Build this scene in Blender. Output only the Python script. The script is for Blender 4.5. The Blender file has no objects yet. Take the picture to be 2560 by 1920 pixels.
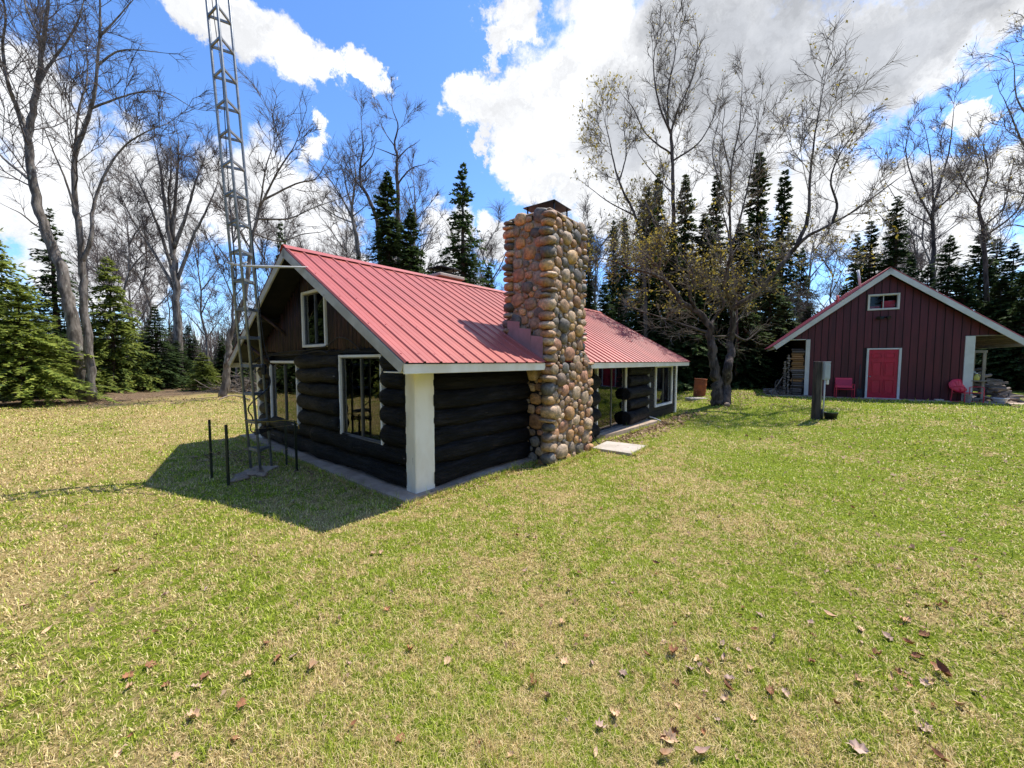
import bpy, bmesh, math, random
import numpy as np
from mathutils import Vector, Matrix, noise as mnoise

S = bpy.context.scene
COL = S.collection
R = math.radians
rnd = random.Random(7)
rng = np.random.default_rng(11)

# ------------------------------------------------------------------ camera
CAMH = 2.0
PITCH = math.atan(57 / 965.0)
cam = bpy.data.cameras.new('camera')
cam.sensor_width = 36.0
cam.lens = 36.0 * 965 / 2560
cam.clip_start = 0.05
cam.clip_end = 2000
camo = bpy.data.objects.new('camera', cam)
camo.location = (0, 0, CAMH)
camo.rotation_euler = (R(90) - PITCH, 0, 0)
COL.objects.link(camo)
S.camera = camo
S.render.resolution_x, S.render.resolution_y = 1024, 768

# ------------------------------------------------------------------ light
SUN = Vector((.39, .229, .892)).normalized()
sl = bpy.data.lights.new('sun', 'SUN')
sl.energy = 5.0
sl.angle = R(.55)
sl.color = (1, .955, .88)
so = bpy.data.objects.new('sun', sl)
so.rotation_euler = SUN.to_track_quat('Z', 'Y').to_euler()
so.location = (10, 6, 30)
COL.objects.link(so)
vs = S.view_settings
vs.view_transform = 'Standard'
vs.look = 'None'
vs.exposure = 0.43
vs.gamma = 1.0

# ------------------------------------------------------------------ node helpers
def N(nt, typ, ins=None, **props):
    n = nt.nodes.new('ShaderNode' + typ)
    for k, v in props.items():
        setattr(n, k, v)
    for k, v in (ins or {}).items():
        s = n.inputs[k]
        if isinstance(v, bpy.types.NodeSocket):
            nt.links.new(v, s)
        else:
            if isinstance(v, (tuple, list)) and len(v) == 3 and s.type == 'RGBA':
                v = (*v, 1)
            s.default_value = v
    return n

def mixc(nt, f, a, b, mode='MIX'):
    n = nt.nodes.new('ShaderNodeMix'); n.data_type = 'RGBA'; n.blend_type = mode
    for i, v in ((0, f), (6, a), (7, b)):
        if isinstance(v, bpy.types.NodeSocket): nt.links.new(v, n.inputs[i])
        else: n.inputs[i].default_value = (*v, 1) if isinstance(v, (tuple, list)) and len(v) == 3 else v
    return n.outputs[2]

def mth(nt, op, a, b=0.0, c=0.0, clamp=False):
    n = nt.nodes.new('ShaderNodeMath'); n.operation = op; n.use_clamp = clamp
    for i, v in enumerate((a, b, c)):
        if isinstance(v, bpy.types.NodeSocket): nt.links.new(v, n.inputs[i])
        else: n.inputs[i].default_value = v
    return n.outputs[0]

def mapr(nt, v, a, b, c=0.0, d=1.0, smooth=True):
    return N(nt, 'MapRange', {'Value': v, 'From Min': a, 'From Max': b, 'To Min': c, 'To Max': d},
             interpolation_type='SMOOTHSTEP' if smooth else 'LINEAR').outputs[0]

def noisef(nt, vec, scale, detail=4, rough=.55):
    ins = {'Scale': scale, 'Detail': detail, 'Roughness': rough}
    if vec is not None: ins['Vector'] = vec
    return N(nt, 'TexNoise', ins).outputs['Fac']

# ------------------------------------------------------------------ world: sky with broken cloud
def px(u, v, d=1.0, y=None):
    """direction (or point at ground distance y) seen at a place of the 2212-wide view"""
    x = (u * 1.1573 - 1280) / 965; h = -(v * 1.1573 - 960) / 965
    w = Vector((x, math.cos(PITCH) + h * math.sin(PITCH), -math.sin(PITCH) + h * math.cos(PITCH)))
    if y is None: return w.normalized()
    return Vector((0, 0, CAMH)) + w * (y / w.y)

def build_world():
    w = bpy.data.worlds.new('World'); S.world = w; w.use_nodes = True
    nt = w.node_tree; nt.nodes.clear()
    out = N(nt, 'OutputWorld')
    sky = N(nt, 'TexSky', sky_type='NISHITA', sun_disc=False, sun_elevation=math.asin(SUN.z),
            sun_rotation=math.atan2(SUN.x, SUN.y), altitude=300, air_density=1.0, dust_density=.25, ozone_density=2.6)
    d = N(nt, 'TexCoord').outputs['Generated']
    wn = N(nt, 'TexNoise', {'Vector': d, 'Scale': 3.6, 'Detail': 8, 'Roughness': .68})
    off = N(nt, 'VectorMath', {0: wn.outputs['Color'], 1: (.5, .5, .5)}, operation='SUBTRACT').outputs[0]
    off = N(nt, 'VectorMath', {0: off, 'Scale': .36}, operation='SCALE').outputs[0]
    dw = N(nt, 'VectorMath', {0: d, 1: off}, operation='ADD').outputs[0]
    dw = N(nt, 'VectorMath', {0: dw}, operation='NORMALIZE').outputs[0]
    blobs = [(450, -30, 60), (520, 5, 75), (590, 45, 75), (650, 95, 60), (690, 135, 45), (785, 150, 40), (648, 305, 34),
             (20, 230, 130), (60, 360, 130), (170, 440, 120), (330, 400, 110), (560, 410, 110), (640, 450, 90), (420, 420, 80), (250, 520, 120),
             (1095, 25, 60), (1080, 85, 40), (1290, 50, 120), (1220, 210, 130), (1110, 255, 75), (1025, 240, 50), (1150, 335, 62), (1055, 345, 26),
             (1215, 375, 62), (1310, 330, 125), (1420, 200, 170), (1560, 100, 190), (1720, 140, 180), (1860, 110, 160), (1990, 90, 130),
             (2110, 30, 110), (2200, -20, 100), (1820, 255, 80), (1640, 270, 130), (1470, 330, 130), (1900, 410, 95), (2040, 375, 75), (1750, 430, 100),
             (2180, 200, 45), (2160, 390, 95), (1560, 480, 150), (1350, 450, 90), (960, 560, 70), (1075, 525, 40), (880, 610, 60), (1980, 520, 120), (700, 560, 70)]
    cov = None
    for u, v, r in blobs:
        c = px(u, v)
        ang = (px(u + r, v) - c).length * .5 + (px(u, v + r) - c).length * .5
        dot = N(nt, 'VectorMath', {0: dw, 1: tuple(c)}, operation='DOT_PRODUCT').outputs['Value']
        b = mapr(nt, dot, math.cos(ang * 1.5), math.cos(ang * .25), 0, 1, False)
        cov = b if cov is None else mth(nt, 'MAXIMUM', cov, b)
    z = N(nt, 'SeparateXYZ', {0: d}).outputs[2]
    gen = mapr(nt, noisef(nt, d, 1.7, 3, .5), .48, .74)
    view = mapr(nt, N(nt, 'VectorMath', {0: d, 1: (0, 1, .25)}, operation='DOT_PRODUCT').outputs['Value'], .35, .6)
    cov = mth(nt, 'ADD', mth(nt, 'MULTIPLY', gen, mth(nt, 'SUBTRACT', 1.0, view)), mth(nt, 'MULTIPLY', cov, view))
    fb = noisef(nt, d, 8.0, 12, .66)
    dens = mth(nt, 'ADD', mth(nt, 'MULTIPLY', cov, 1.9), mth(nt, 'MULTIPLY', mth(nt, 'SUBTRACT', fb, .5), 3.0))
    low = mapr(nt, z, .02, .3, .55, 0)               # thin bright veil low over the woods
    dens = mth(nt, 'ADD', dens, mth(nt, 'MULTIPLY', low, 1.7))
    mask = mapr(nt, dens, .50, 1.42)
    # thick cloud shows a grey base
    grey = None
    for u, v, r in [(1700, 110, 230), (1880, 140, 170), (1520, 110, 160), (1330, 260, 100), (1600, 250, 140), (2040, 60, 110)]:
        c = px(u, v); ang = (px(u + r, v) - c).length
        b = mapr(nt, N(nt, 'VectorMath', {0: dw, 1: tuple(c)}, operation='DOT_PRODUCT').outputs['Value'], math.cos(ang * 1.2), math.cos(ang * .2))
        grey = b if grey is None else mth(nt, 'MAXIMUM', grey, b)
    gg = mth(nt, 'MAXIMUM', mth(nt, 'MULTIPLY', grey, view), mth(nt, 'MULTIPLY', mapr(nt, gen, .7, 1), mth(nt, 'SUBTRACT', 1.0, view)))
    gg = mth(nt, 'MULTIPLY', gg, mapr(nt, noisef(nt, d, 4.0, 7, .6), .22, .5))
    ccol = mixc(nt, gg, (6.3, 6.4, 6.6), (3.5, 3.65, 3.95))
    soft = mapr(nt, noisef(nt, dw, 10.0, 8, .65), .28, .66, .74, 1.07)
    ccol = mixc(nt, 1.0, ccol, N(nt, 'CombineColor', {0: soft, 1: soft, 2: soft}).outputs[0], 'MULTIPLY')
    blue = mixc(nt, 1.0, sky.outputs[0], (.92, 1.24, 1.62), 'MULTIPLY')
    col = mixc(nt, mask, blue, ccol)
    bg = N(nt, 'Background', {'Color': col, 'Strength': .13})
    nt.links.new(bg.outputs[0], out.inputs[0])
build_world()

# ------------------------------------------------------------------ materials
def newmat(name):
    m = bpy.data.materials.new(name); m.use_nodes = True
    nt = m.node_tree
    b = nt.nodes['Principled BSDF']
    return m, nt, b

def mat(name, c1, c2=None, scale=6, rough=.7, bump=0., bscale=None, detail=5, stretch=(1, 1, 1), metal=0, spec=.4,
        var=0., bdist=.02, speck=None, sthr=.68, sscale=None, lo=.35, hi=.65):
    m, nt, b = newmat(name)
    tc = N(nt, 'TexCoord').outputs['Object']
    oi = N(nt, 'ObjectInfo')
    ofs = N(nt, 'VectorMath', {0: (17.3, 9.1, 23.7), 'Scale': oi.outputs['Random']}, operation='SCALE').outputs[0]
    tc = N(nt, 'VectorMath', {0: tc, 1: ofs}, operation='ADD').outputs[0]
    v = N(nt, 'Mapping', {'Vector': tc, 'Scale': stretch}).outputs[0]
    n = noisef(nt, v, scale, detail, .6)
    col = mixc(nt, mapr(nt, n, lo, hi), c1, c2 or c1)
    if speck:
        sp = noisef(nt, v, sscale or scale * 4, 3, .5)
        col = mixc(nt, mapr(nt, sp, sthr, sthr + .05), col, speck)
    if var:
        k = mapr(nt, oi.outputs['Random'], 0, 1, 1 - var, 1 + var, False)
        col = mixc(nt, 1.0, col, N(nt, 'CombineColor', {0: k, 1: k, 2: k}).outputs[0], 'MULTIPLY')
    nt.links.new(col, b.inputs['Base Color'])
    b.inputs['Roughness'].default_value = rough
    b.inputs['Metallic'].default_value = metal
    b.inputs['Specular IOR Level'].default_value = spec
    if bump:
        bn = noisef(nt, v, bscale or scale * 3, 6, .6)
        bp = N(nt, 'Bump', {'Strength': bump, 'Distance': bdist, 'Height': bn})
        nt.links.new(bp.outputs[0], b.inputs['Normal'])
    return m

def lawn_colour(nt, rndsock=None):
    """straw / green mottling shared by the soil sheet and the blades"""
    p = N(nt, 'NewGeometry').outputs['Position']
    flat = N(nt, 'VectorMath', {0: p, 1: (1, 1, 0)}, operation='MULTIPLY').outputs[0]
    xyz = N(nt, 'SeparateXYZ', {0: p})
    big = noisef(nt, flat, .5, 3, .55)
    mid = noisef(nt, flat, 3.6, 4, .6)
    fine = noisef(nt, flat, 13., 4, .6)
    f = mth(nt, 'ADD', mth(nt, 'MULTIPLY', big, .34), mth(nt, 'ADD', mth(nt, 'MULTIPLY', mid, .42), mth(nt, 'MULTIPLY', fine, .42)))
    # drier, matted ground on the left and under the far trees, greener to the right
    dry = mapr(nt, xyz.outputs[0], -3, -11, 0, .045)
    wet = mapr(nt, xyz.outputs[0], 1, 7, 0, .06)
    f = mth(nt, 'ADD', f, mth(nt, 'SUBTRACT', dry, wet))
    if rndsock is not None:
        f = mth(nt, 'ADD', f, mth(nt, 'MULTIPLY', mth(nt, 'SUBTRACT', rndsock, .5), .30))
    s = mapr(nt, f, .535, .655)
    return p, xyz, s, mid, fine

def make_lawn_mats():
    m, nt, b = newmat('lawn soil')
    p, xyz, s, mid, fine = lawn_colour(nt)
    vf = noisef(nt, p, 38., 4, .7)
    g = mixc(nt, mapr(nt, vf, .3, .7), (.06, .085, .008), (.24, .29, .022))
    st = mixc(nt, mapr(nt, vf, .3, .7), (.17, .115, .04), (.54, .41, .18))
    col = mixc(nt, s, g, st)
    # leaf mould under the woods
    wob = mth(nt, 'MULTIPLY', mth(nt, 'SUBTRACT', noisef(nt, p, .25, 3), .5), 9.0)
    yy = mth(nt, 'ADD', xyz.outputs[1], wob)
    xx = mth(nt, 'ABSOLUTE', xyz.outputs[0])
    far = mth(nt, 'MAXIMUM', mapr(nt, yy, 29, 35), mth(nt, 'MAXIMUM', mapr(nt, yy, -15, -19), mapr(nt, xx, 30, 36)))
    far = mth(nt, 'MAXIMUM', far, mth(nt, 'MULTIPLY', mapr(nt, yy, 15.5, 18.5), mapr(nt, xyz.outputs[0], -17.5, -20.5)))
    lf = mixc(nt, mapr(nt, noisef(nt, p, 22., 5, .7), .35, .65), (.07, .045, .025), (.26, .18, .11))
    col = mixc(nt, far, col, lf)
    nt.links.new(col, b.inputs['Base Color'])
    b.inputs['Roughness'].default_value = .95
    b.inputs['Specular IOR Level'].default_value = .1
    bp = N(nt, 'Bump', {'Strength': .9, 'Distance': .03, 'Height': noisef(nt, p, 55., 5, .7)})
    nt.links.new(bp.outputs[0], b.inputs['Normal'])
    m2, nt, b = newmat('grass blade')
    r = N(nt, 'Attribute', attribute_name='rnd').outputs['Fac']
    k = N(nt, 'Attribute', attribute_name='tone').outputs['Fac']
    p, xyz, s, mid, fine = lawn_colour(nt, r)
    g = mixc(nt, k, (.19, .27, .02), (.60, .67, .075))
    st = mixc(nt, k, (.46, .32, .115), (.94, .75, .39))
    col = mixc(nt, s, g, st)
    nt.links.new(col, b.inputs['Base Color'])
    b.inputs['Roughness'].default_value = .55
    b.inputs['Specular IOR Level'].default_value = .25
    tr = N(nt, 'BsdfTranslucent', {'Color': col})
    mx = N(nt, 'MixShader', {0: .32, 1: b.outputs[0], 2: tr.outputs[0]})
    nt.links.new(mx.outputs[0], nt.nodes['Material Output'].inputs[0])
    return m, m2

def foliage(name, c1, c2, trans=.3, rough=.6):
    m, nt, b = newmat(name)
    r = N(nt, 'Attribute', attribute_name='rnd').outputs['Fac']
    oi = N(nt, 'ObjectInfo').outputs['Random']
    k = mapr(nt, oi, 0, 1, .75, 1.2, False)
    col = mixc(nt, r, c1, c2)
    col = mixc(nt, 1.0, col, N(nt, 'CombineColor', {0: k, 1: k, 2: k}).outputs[0], 'MULTIPLY')
    nt.links.new(col, b.inputs['Base Color'])
    b.inputs['Roughness'].default_value = rough
    b.inputs['Specular IOR Level'].default_value = .2
    tr = N(nt, 'BsdfTranslucent', {'Color': col})
    mx = N(nt, 'MixShader', {0: trans, 1: b.outputs[0], 2: tr.outputs[0]})
    nt.links.new(mx.outputs[0], nt.nodes['Material Output'].inputs[0])
    return m

def glass(name, tint=(.75, .8, .8), ior=1.75, rough=.0):
    m, nt, b = newmat(name)
    nt.nodes.remove(b)
    f = N(nt, 'Fresnel', {'IOR': ior}).outputs[0]
    g = N(nt, 'BsdfGlossy', {'Color': (.95, .97, 1, 1), 'Roughness': rough})
    t = N(nt, 'BsdfTransparent', {'Color': (*tint, 1)})
    mx = N(nt, 'MixShader', {0: f, 1: t.outputs[0], 2: g.outputs[0]})
    nt.links.new(mx.outputs[0], nt.nodes['Material Output'].inputs[0])
    return m

def stonemat():
    m, nt, b = newmat('field stone')
    oi = N(nt, 'ObjectInfo')
    tc = N(nt, 'TexCoord').outputs['Object']
    ofs = N(nt, 'VectorMath', {0: (31., 17., 11.), 'Scale': oi.outputs['Random']}, operation='SCALE').outputs[0]
    v = N(nt, 'VectorMath', {0: tc, 1: ofs}, operation='ADD').outputs[0]
    n1 = noisef(nt, v, 2.2, 6, .65); n2 = noisef(nt, v, 14., 4, .7)
    k = mapr(nt, n1, .3, .7, .55, 1.45)
    col = mixc(nt, 1.0, oi.outputs['Color'], N(nt, 'CombineColor', {0: k, 1: k, 2: k}).outputs[0], 'MULTIPLY')
    col = mixc(nt, mapr(nt, n2, .58, .75, 0, .6), col, (.42, .37, .31))
    col = mixc(nt, mapr(nt, n2, .42, .28, 0, .7), col, (.05, .04, .035))
    nt.links.new(col, b.inputs['Base Color'])
    b.inputs['Roughness'].default_value = .55
    b.inputs['Specular IOR Level'].default_value = .45
    bp = N(nt, 'Bump', {'Strength': .5, 'Distance': .03, 'Height': n2})
    nt.links.new(bp.outputs[0], b.inputs['Normal'])
    return m

def mortarmat():
    m, nt, b = newmat('mortar')
    tc = N(nt, 'TexCoord').outputs['Object']
    x = N(nt, 'SeparateXYZ', {0: tc})
    n = noisef(nt, tc, 9., 6, .65)
    col = mixc(nt, mapr(nt, n, .3, .7), (.26, .185, .13), (.46, .345, .255))
    # joints turn black beside the log wall, up to eave height
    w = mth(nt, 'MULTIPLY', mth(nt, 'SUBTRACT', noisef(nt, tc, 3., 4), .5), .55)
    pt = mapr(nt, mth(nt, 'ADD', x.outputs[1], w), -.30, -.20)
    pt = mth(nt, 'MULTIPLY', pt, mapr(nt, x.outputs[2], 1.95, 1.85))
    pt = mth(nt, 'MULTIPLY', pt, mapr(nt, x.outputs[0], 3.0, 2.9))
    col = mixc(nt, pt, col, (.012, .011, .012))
    nt.links.new(col, b.inputs['Base Color'])
    b.inputs['Roughness'].default_value = .9
    bp = N(nt, 'Bump', {'Strength': .8, 'Distance': .03, 'Height': noisef(nt, tc, 30., 5, .7)})
    nt.links.new(bp.outputs[0], b.inputs['Normal'])
    return m

M = {}
M['soil'], M['blade'] = make_lawn_mats()
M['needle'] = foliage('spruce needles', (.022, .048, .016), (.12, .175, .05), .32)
M['needle_lit'] = foliage('sunlit spruce needles', (.085, .155, .035), (.42, .45, .085), .45)  # lighter, yellower needle copy for the left spruces, sunlight put into its colour
M['bud'] = foliage('opening buds', (.26, .19, .025), (.52, .41, .08), .45)
M['leafy'] = foliage('planter grass', (.08, .2, .03), (.2, .42, .05), .4)
M['log_t'] = mat('black stained log', (.002, .002, .002), (.022, .020, .0185), 4.5, .5, 1.0, 12, stretch=(4, .45, 4), spec=.22, var=.25, lo=.42, hi=.72, bdist=.05, speck=(.30, .28, .26), sthr=.71, sscale=5)
M['log_s'] = mat('black stained log side', (.002, .002, .0024), (.020, .018, .020), 4.5, .46, 1.0, 12, stretch=(.45, 4, 4), spec=.2, var=.25, lo=.42, hi=.72, bdist=.05, speck=(.30, .22, .16), sthr=.73, sscale=5)
M['dark'] = mat('black stained wood', (.006, .0055, .006), (.015, .013, .013), 5, .6, .3, var=.2)
M['siding'] = mat('brown stained half log', (.012, .0065, .006), (.050, .020, .018), 4, .6, .5, 12, stretch=(3, 3, .4), var=.35)
M['white'] = mat('white paint', (.88, .85, .78), (.76, .72, .64), 3, .55, .25, 14, var=.05, speck=(.35, .28, .2), sthr=.73, sscale=9)
M['post'] = mat('white painted post', (.90, .85, .73), (.78, .71, .57), 2.5, .5, .3, 10, stretch=(1, 1, .4), speck=(.40, .33, .25), sthr=.72, sscale=11)
M['rake'] = mat('weathered grey white board', (.52, .50, .45), (.38, .36, .32), 3, .65, .3, 12, stretch=(1, .6, 1), speck=(.2, .17, .14), sthr=.73)
M['roof'] = mat('faded red roof steel', (.44, .093, .064), (.37, .076, .053), 1.0, .45, .05, 6, spec=.55, var=.06)
M['roof_s'] = mat('red roof steel', (.46, .098, .092), (.38, .078, .074), 1.5, .4, spec=.5)
M['alu'] = mat('aluminium sash', (.20, .20, .20), (.14, .14, .14), 5, .4, metal=.6)
M['glass'] = glass('window glass', (.55, .58, .58), 1.85)
M['glass_c'] = glass('clear glass', (.9, .9, .9), 1.25)
M['screen'] = mat('insect screen', (.012, .012, .016), (.022, .021, .026), 20, .5, spec=.4)
M['room'] = mat('dim room', (.05, .04, .035), (.09, .07, .055), 2, .8)
M['curtain'] = mat('dark curtain', (.05, .05, .055), (.10, .095, .10), 4, .9, stretch=(4, 4, .3))
M['redcloth'] = mat('red curtain', (.30, .02, .025), (.18, .012, .02), 4, .85, stretch=(6, 6, .4))
M['concrete'] = mat('old concrete', (.30, .215, .155), (.47, .355, .26), 2.2, .9, .5, 16, speck=(.12, .10, .08), sthr=.66, sscale=7)
M['concrete_l'] = mat('pale concrete', (.42, .36, .29), (.52, .45, .37), 3, .9, .4, 18, speck=(.2, .16, .12), sthr=.68, sscale=9)
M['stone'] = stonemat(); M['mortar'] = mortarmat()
M['flash'] = mat('dull flashing', (.42, .27, .27), (.33, .22, .22), 4, .45, .1, metal=.35)
M['black'] = mat('black sheet steel', (.012, .011, .011), (.03, .026, .024), 6, .5, .1, metal=.3)
M['brick'] = mat('brick', (.30, .10, .06), (.20, .07, .045), 8, .85, .4, var=.25)
M['galv'] = mat('galvanised steel', (.29, .31, .325), (.18, .195, .21), 7, .42, .1, metal=.35, speck=(.18, .13, .1), sthr=.72)
M['cable'] = mat('black cable', (.012, .012, .013), (.02, .02, .02), 5, .5)
M['conduit'] = mat('white conduit', (.62, .60, .56), (.5, .48, .44), 5, .5)
M['stake'] = mat('green steel stake', (.022, .03, .018), (.04, .05, .03), 8, .55, metal=.2)
M['rope'] = mat('yellow rope', (.55, .38, .05), (.40, .28, .06), 30, .8)
M['twine'] = mat('tan twine', (.40, .30, .14), (.3, .22, .1), 30, .9)
M['bark'] = mat('grey bark', (.085, .072, .060), (.25, .22, .19), 2.2, .95, 1.0, 7, stretch=(3, 3, .7), spec=.15, speck=(.34, .34, .28), sthr=.64, sscale=3)
M['bark_d'] = mat('dark bark', (.04, .031, .027), (.135, .105, .09), 2.2, .95, 1.0, 7, stretch=(3, 3, .7), spec=.15, speck=(.25, .25, .2), sthr=.68, sscale=3)
M['bark_f'] = mat('spruce bark', (.05, .038, .03), (.12, .095, .08), 3, .95, .6, spec=.1)
M['twig'] = mat('bare twigs', (.11, .088, .075), (.19, .155, .135), 1.2, .9, spec=.15, var=.2)
M['twig_y'] = mat('grey brown twigs', (.13, .105, .085), (.23, .19, .15), 1.2, .9, spec=.15, var=.15)
M['barn'] = mat('dark red siding', (.105, .014, .019), (.07, .010, .014), 2, .5, .15, 10, stretch=(4, 4, .3), spec=.4, var=.16)
M['barn_d'] = mat('siding groove', (.02, .006, .007), (.015, .005, .006), 3, .7)
M['trim_g'] = mat('pale grey trim', (.64, .61, .56), (.55, .52, .47), 2, .6, .2, var=.06)
M['door'] = mat('cherry red door paint', (.52, .008, .040), (.43, .006, .032), 3, .38, spec=.5)
M['soffit'] = mat('weathered roof boards', (.17, .14, .09), (.11, .09, .06), 4, .85, .4, stretch=(.4, 6, 1), var=.2)
M['redmetal'] = mat('red painted metal', (.74, .03, .065), (.62, .024, .052), 5, .42, spec=.5)
M['fire_n'] = mat('split firewood', (.48, .26, .10), (.34, .17, .07), 5, .85, .4, 16, stretch=(.6, 3, 3), var=.35)
M['fire_g'] = mat('grey firewood', (.26, .21, .17), (.13, .10, .085), 5, .9, .5, 16, stretch=(.6, 3, 3), var=.4)
M['oldwood'] = mat('grey board', (.30, .25, .19), (.20, .16, .12), 4, .85, .4, 14, stretch=(3, 3, .5))
M['darkwood'] = mat('creosoted post', (.03, .025, .022), (.075, .06, .05), 4, .85, .6, 14, stretch=(3, 3, .4))
M['boxgrey'] = mat('grey electrical box', (.36, .40, .42), (.30, .33, .35), 3, .45, spec=.4)
M['rust'] = mat('rusty steel', (.36, .095, .03), (.20, .05, .02), 4, .75, .4, 12, speck=(.48, .18, .06), sthr=.62, sscale=7)
M['plastic_b'] = mat('black plastic', (.012, .013, .015), (.02, .021, .024), 4, .5)
M['plastic_w'] = mat('white plastic', (.66, .65, .62), (.56, .55, .52), 4, .45)
M['yellow'] = mat('yellow plastic', (.62, .52, .10), (.5, .42, .08), 4, .5)
M['leaf_t'] = mat('tan dry leaf', (.62, .42, .25), (.46, .28, .15), 12, .8, var=.25)
M['leaf_r'] = mat('rust dry leaf', (.34, .15, .065), (.22, .095, .045), 12, .8, var=.25)
M['leaf_p'] = mat('pinkish brown dry leaf', (.52, .36, .27), (.34, .22, .16), 12, .8, var=.25)
M['rubble'] = mat('flat stones', (.36, .26, .18), (.21, .15, .105), 5, .9, .5, 14, var=.25)

# ------------------------------------------------------------------ mesh helpers
class MB:
    def __init__(s): s.v = []; s.f = []; s.sm = []
    def add(s, vs_, fs, smooth=False):
        k = len(s.v)
        s.v += [tuple(v) for v in vs_]
        s.f += [tuple(i + k for i in f) for f in fs]
        s.sm += [smooth] * len(fs)
        return s
    def obox(s, c, ax, ay, az, ch=0.):
        """oriented box: centre, three half-axis vectors, chamfer in metres"""
        c = Vector(c); A = [Vector(ax), Vector(ay), Vector(az)]
        L = [max(a.length, 1e-6) for a in A]
        if ch <= 0:
            vs_ = [c + A[0] * i + A[1] * j + A[2] * k for i in (-1, 1) for j in (-1, 1) for k in (-1, 1)]
            return s.add(vs_, [(0, 1, 3, 2), (4, 6, 7, 5), (0, 4, 5, 1), (2, 3, 7, 6), (0, 2, 6, 4), (1, 5, 7, 3)])
        ch = min(ch, *(l * .9 for l in L))
        idx = {}; vs_ = []
        for i in (-1, 1):
            for j in (-1, 1):
                for k in (-1, 1):
                    sg = (i, j, k)
                    for a in range(3):
                        p = c.copy()
                        for b in range(3):
                            p += A[b] * (sg[b] * (1 if b == a else 1 - ch / L[b]))
                        idx[(sg, a)] = len(vs_); vs_.append(p)
        fs = []
        for a in range(3):
            b, d = [q for q in range(3) if q != a]
            for sa in (-1, 1):
                q = []
                for sb, sd in ((-1, -1), (1, -1), (1, 1), (-1, 1)):
                    sg = [0, 0, 0]; sg[a] = sa; sg[b] = sb; sg[d] = sd
                    q.append(idx[(tuple(sg), a)])
                fs.append(q)
        for a in range(3):
            for b in range(a + 1, 3):
                d = 3 - a - b
                for sa in (-1, 1):
                    for sb in (-1, 1):
                        g = []
                        for sd in (-1, 1):
                            sg = [0, 0, 0]; sg[a] = sa; sg[b] = sb; sg[d] = sd; g.append(tuple(sg))
                        fs.append([idx[(g[0], a)], idx[(g[1], a)], idx[(g[1], b)], idx[(g[0], b)]])
        for i in (-1, 1):
            for j in (-1, 1):
                for k in (-1, 1): fs.append([idx[((i, j, k), a)] for a in range(3)])
        return s.add(vs_, fs)
    def box(s, x0, x1, y0, y1, z0, z1, ch=0.):
        return s.obox(((x0 + x1) / 2, (y0 + y1) / 2, (z0 + z1) / 2), ((x1 - x0) / 2, 0, 0), (0, (y1 - y0) / 2, 0), (0, 0, (z1 - z0) / 2), ch)
    def bar(s, p0, p1, w, h, up=(0, 0, 1), ch=0.):
        p0, p1 = Vector(p0), Vector(p1); d = p1 - p0
        x = d.normalized(); y = Vector(up).cross(x)
        y = y.normalized() if y.length > 1e-5 else x.orthogonal().normalized()
        z = x.cross(y)
        return s.obox((p0 + p1) / 2, d / 2, y * (w / 2), z * (h / 2), ch)
    def tube(s, pts, rad, n=8, caps=True, smooth=True, wob=0.):
        pts = [Vector(p) for p in pts]
        if not isinstance(rad, (list, tuple)): rad = [rad] * len(pts)
        vs_ = []; u = None
        for i, p in enumerate(pts):
            t = (pts[min(i + 1, len(pts) - 1)] - pts[max(i - 1, 0)]).normalized()
            if u is None: u = t.orthogonal().normalized()
            u = (u - t * u.dot(t)).normalized(); w = t.cross(u)
            for k in range(n):
                a = 2 * math.pi * k / n
                r = rad[i]
                if wob: r *= 1 + wob * mnoise.noise(Vector((p.x * 3 + 5 * math.cos(a), p.y * 3 + 5 * math.sin(a), p.z * 3)))
                vs_.append(p + (u * math.cos(a) + w * math.sin(a)) * r)
        m = len(pts)
        fs = [(i * n + k, i * n + (k + 1) % n, (i + 1) * n + (k + 1) % n, (i + 1) * n + k) for i in range(m - 1) for k in range(n)]
        s.add(vs_, fs, smooth)
        if caps:
            k0 = len(s.v) - n * m
            s.f += [tuple(k0 + k for k in reversed(range(n))), tuple(k0 + (m - 1) * n + k for k in range(n))]; s.sm += [False, False]
        return s
    def lathe(s, prof, n=20, c=(0, 0, 0), smooth=True):
        c = Vector(c)
        vs_ = [c + Vector((r * math.cos(2 * math.pi * k / n), r * math.sin(2 * math.pi * k / n), z)) for r, z in prof for k in range(n)]
        m = len(prof)
        fs = [(i * n + k, i * n + (k + 1) % n, (i + 1) * n + (k + 1) % n, (i + 1) * n + k) for i in range(m - 1) for k in range(n)]
        return s.add(vs_, fs, smooth)
    def prism(s, poly, off):
        """flat polygon (3-D points) pushed along off"""
        n = len(poly); off = Vector(off)
        vs_ = [Vector(p) for p in poly] + [Vector(p) + off for p in poly]
        return s.add(vs_, [tuple(range(n)), tuple(range(2 * n - 1, n - 1, -1))] + [(i, (i + 1) % n, (i + 1) % n + n, i + n) for i in range(n)])
    def mesh(s, name, m=None):
        me = bpy.data.meshes.new(name)
        me.from_pydata(s.v, [], s.f)
        me.polygons.foreach_set('use_smooth', s.sm)
        if len(s.f) < 6000:
            bm = bmesh.new(); bm.from_mesh(me); bmesh.ops.recalc_face_normals(bm, faces=bm.faces); bm.to_mesh(me); bm.free()
        if m is not None: me.materials.append(M[m] if isinstance(m, str) else m)
        return me
    def obj(s, name, m, parent=None, **kw): return mk(name, s.mesh(name, m), parent, **kw)

def mk(name, me, parent=None, loc=None, rot=None, scale=None):
    o = bpy.data.objects.new(name, me); COL.objects.link(o)
    if parent is not None: o.parent = parent
    if loc is not None: o.location = loc
    if rot is not None: o.rotation_euler = rot
    if scale is not None: o.scale = scale
    return o

def tag(o, label, cat, group=None):
    o['label'] = label; o['category'] = cat
    if group: o['group'] = group
    return o

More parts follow.
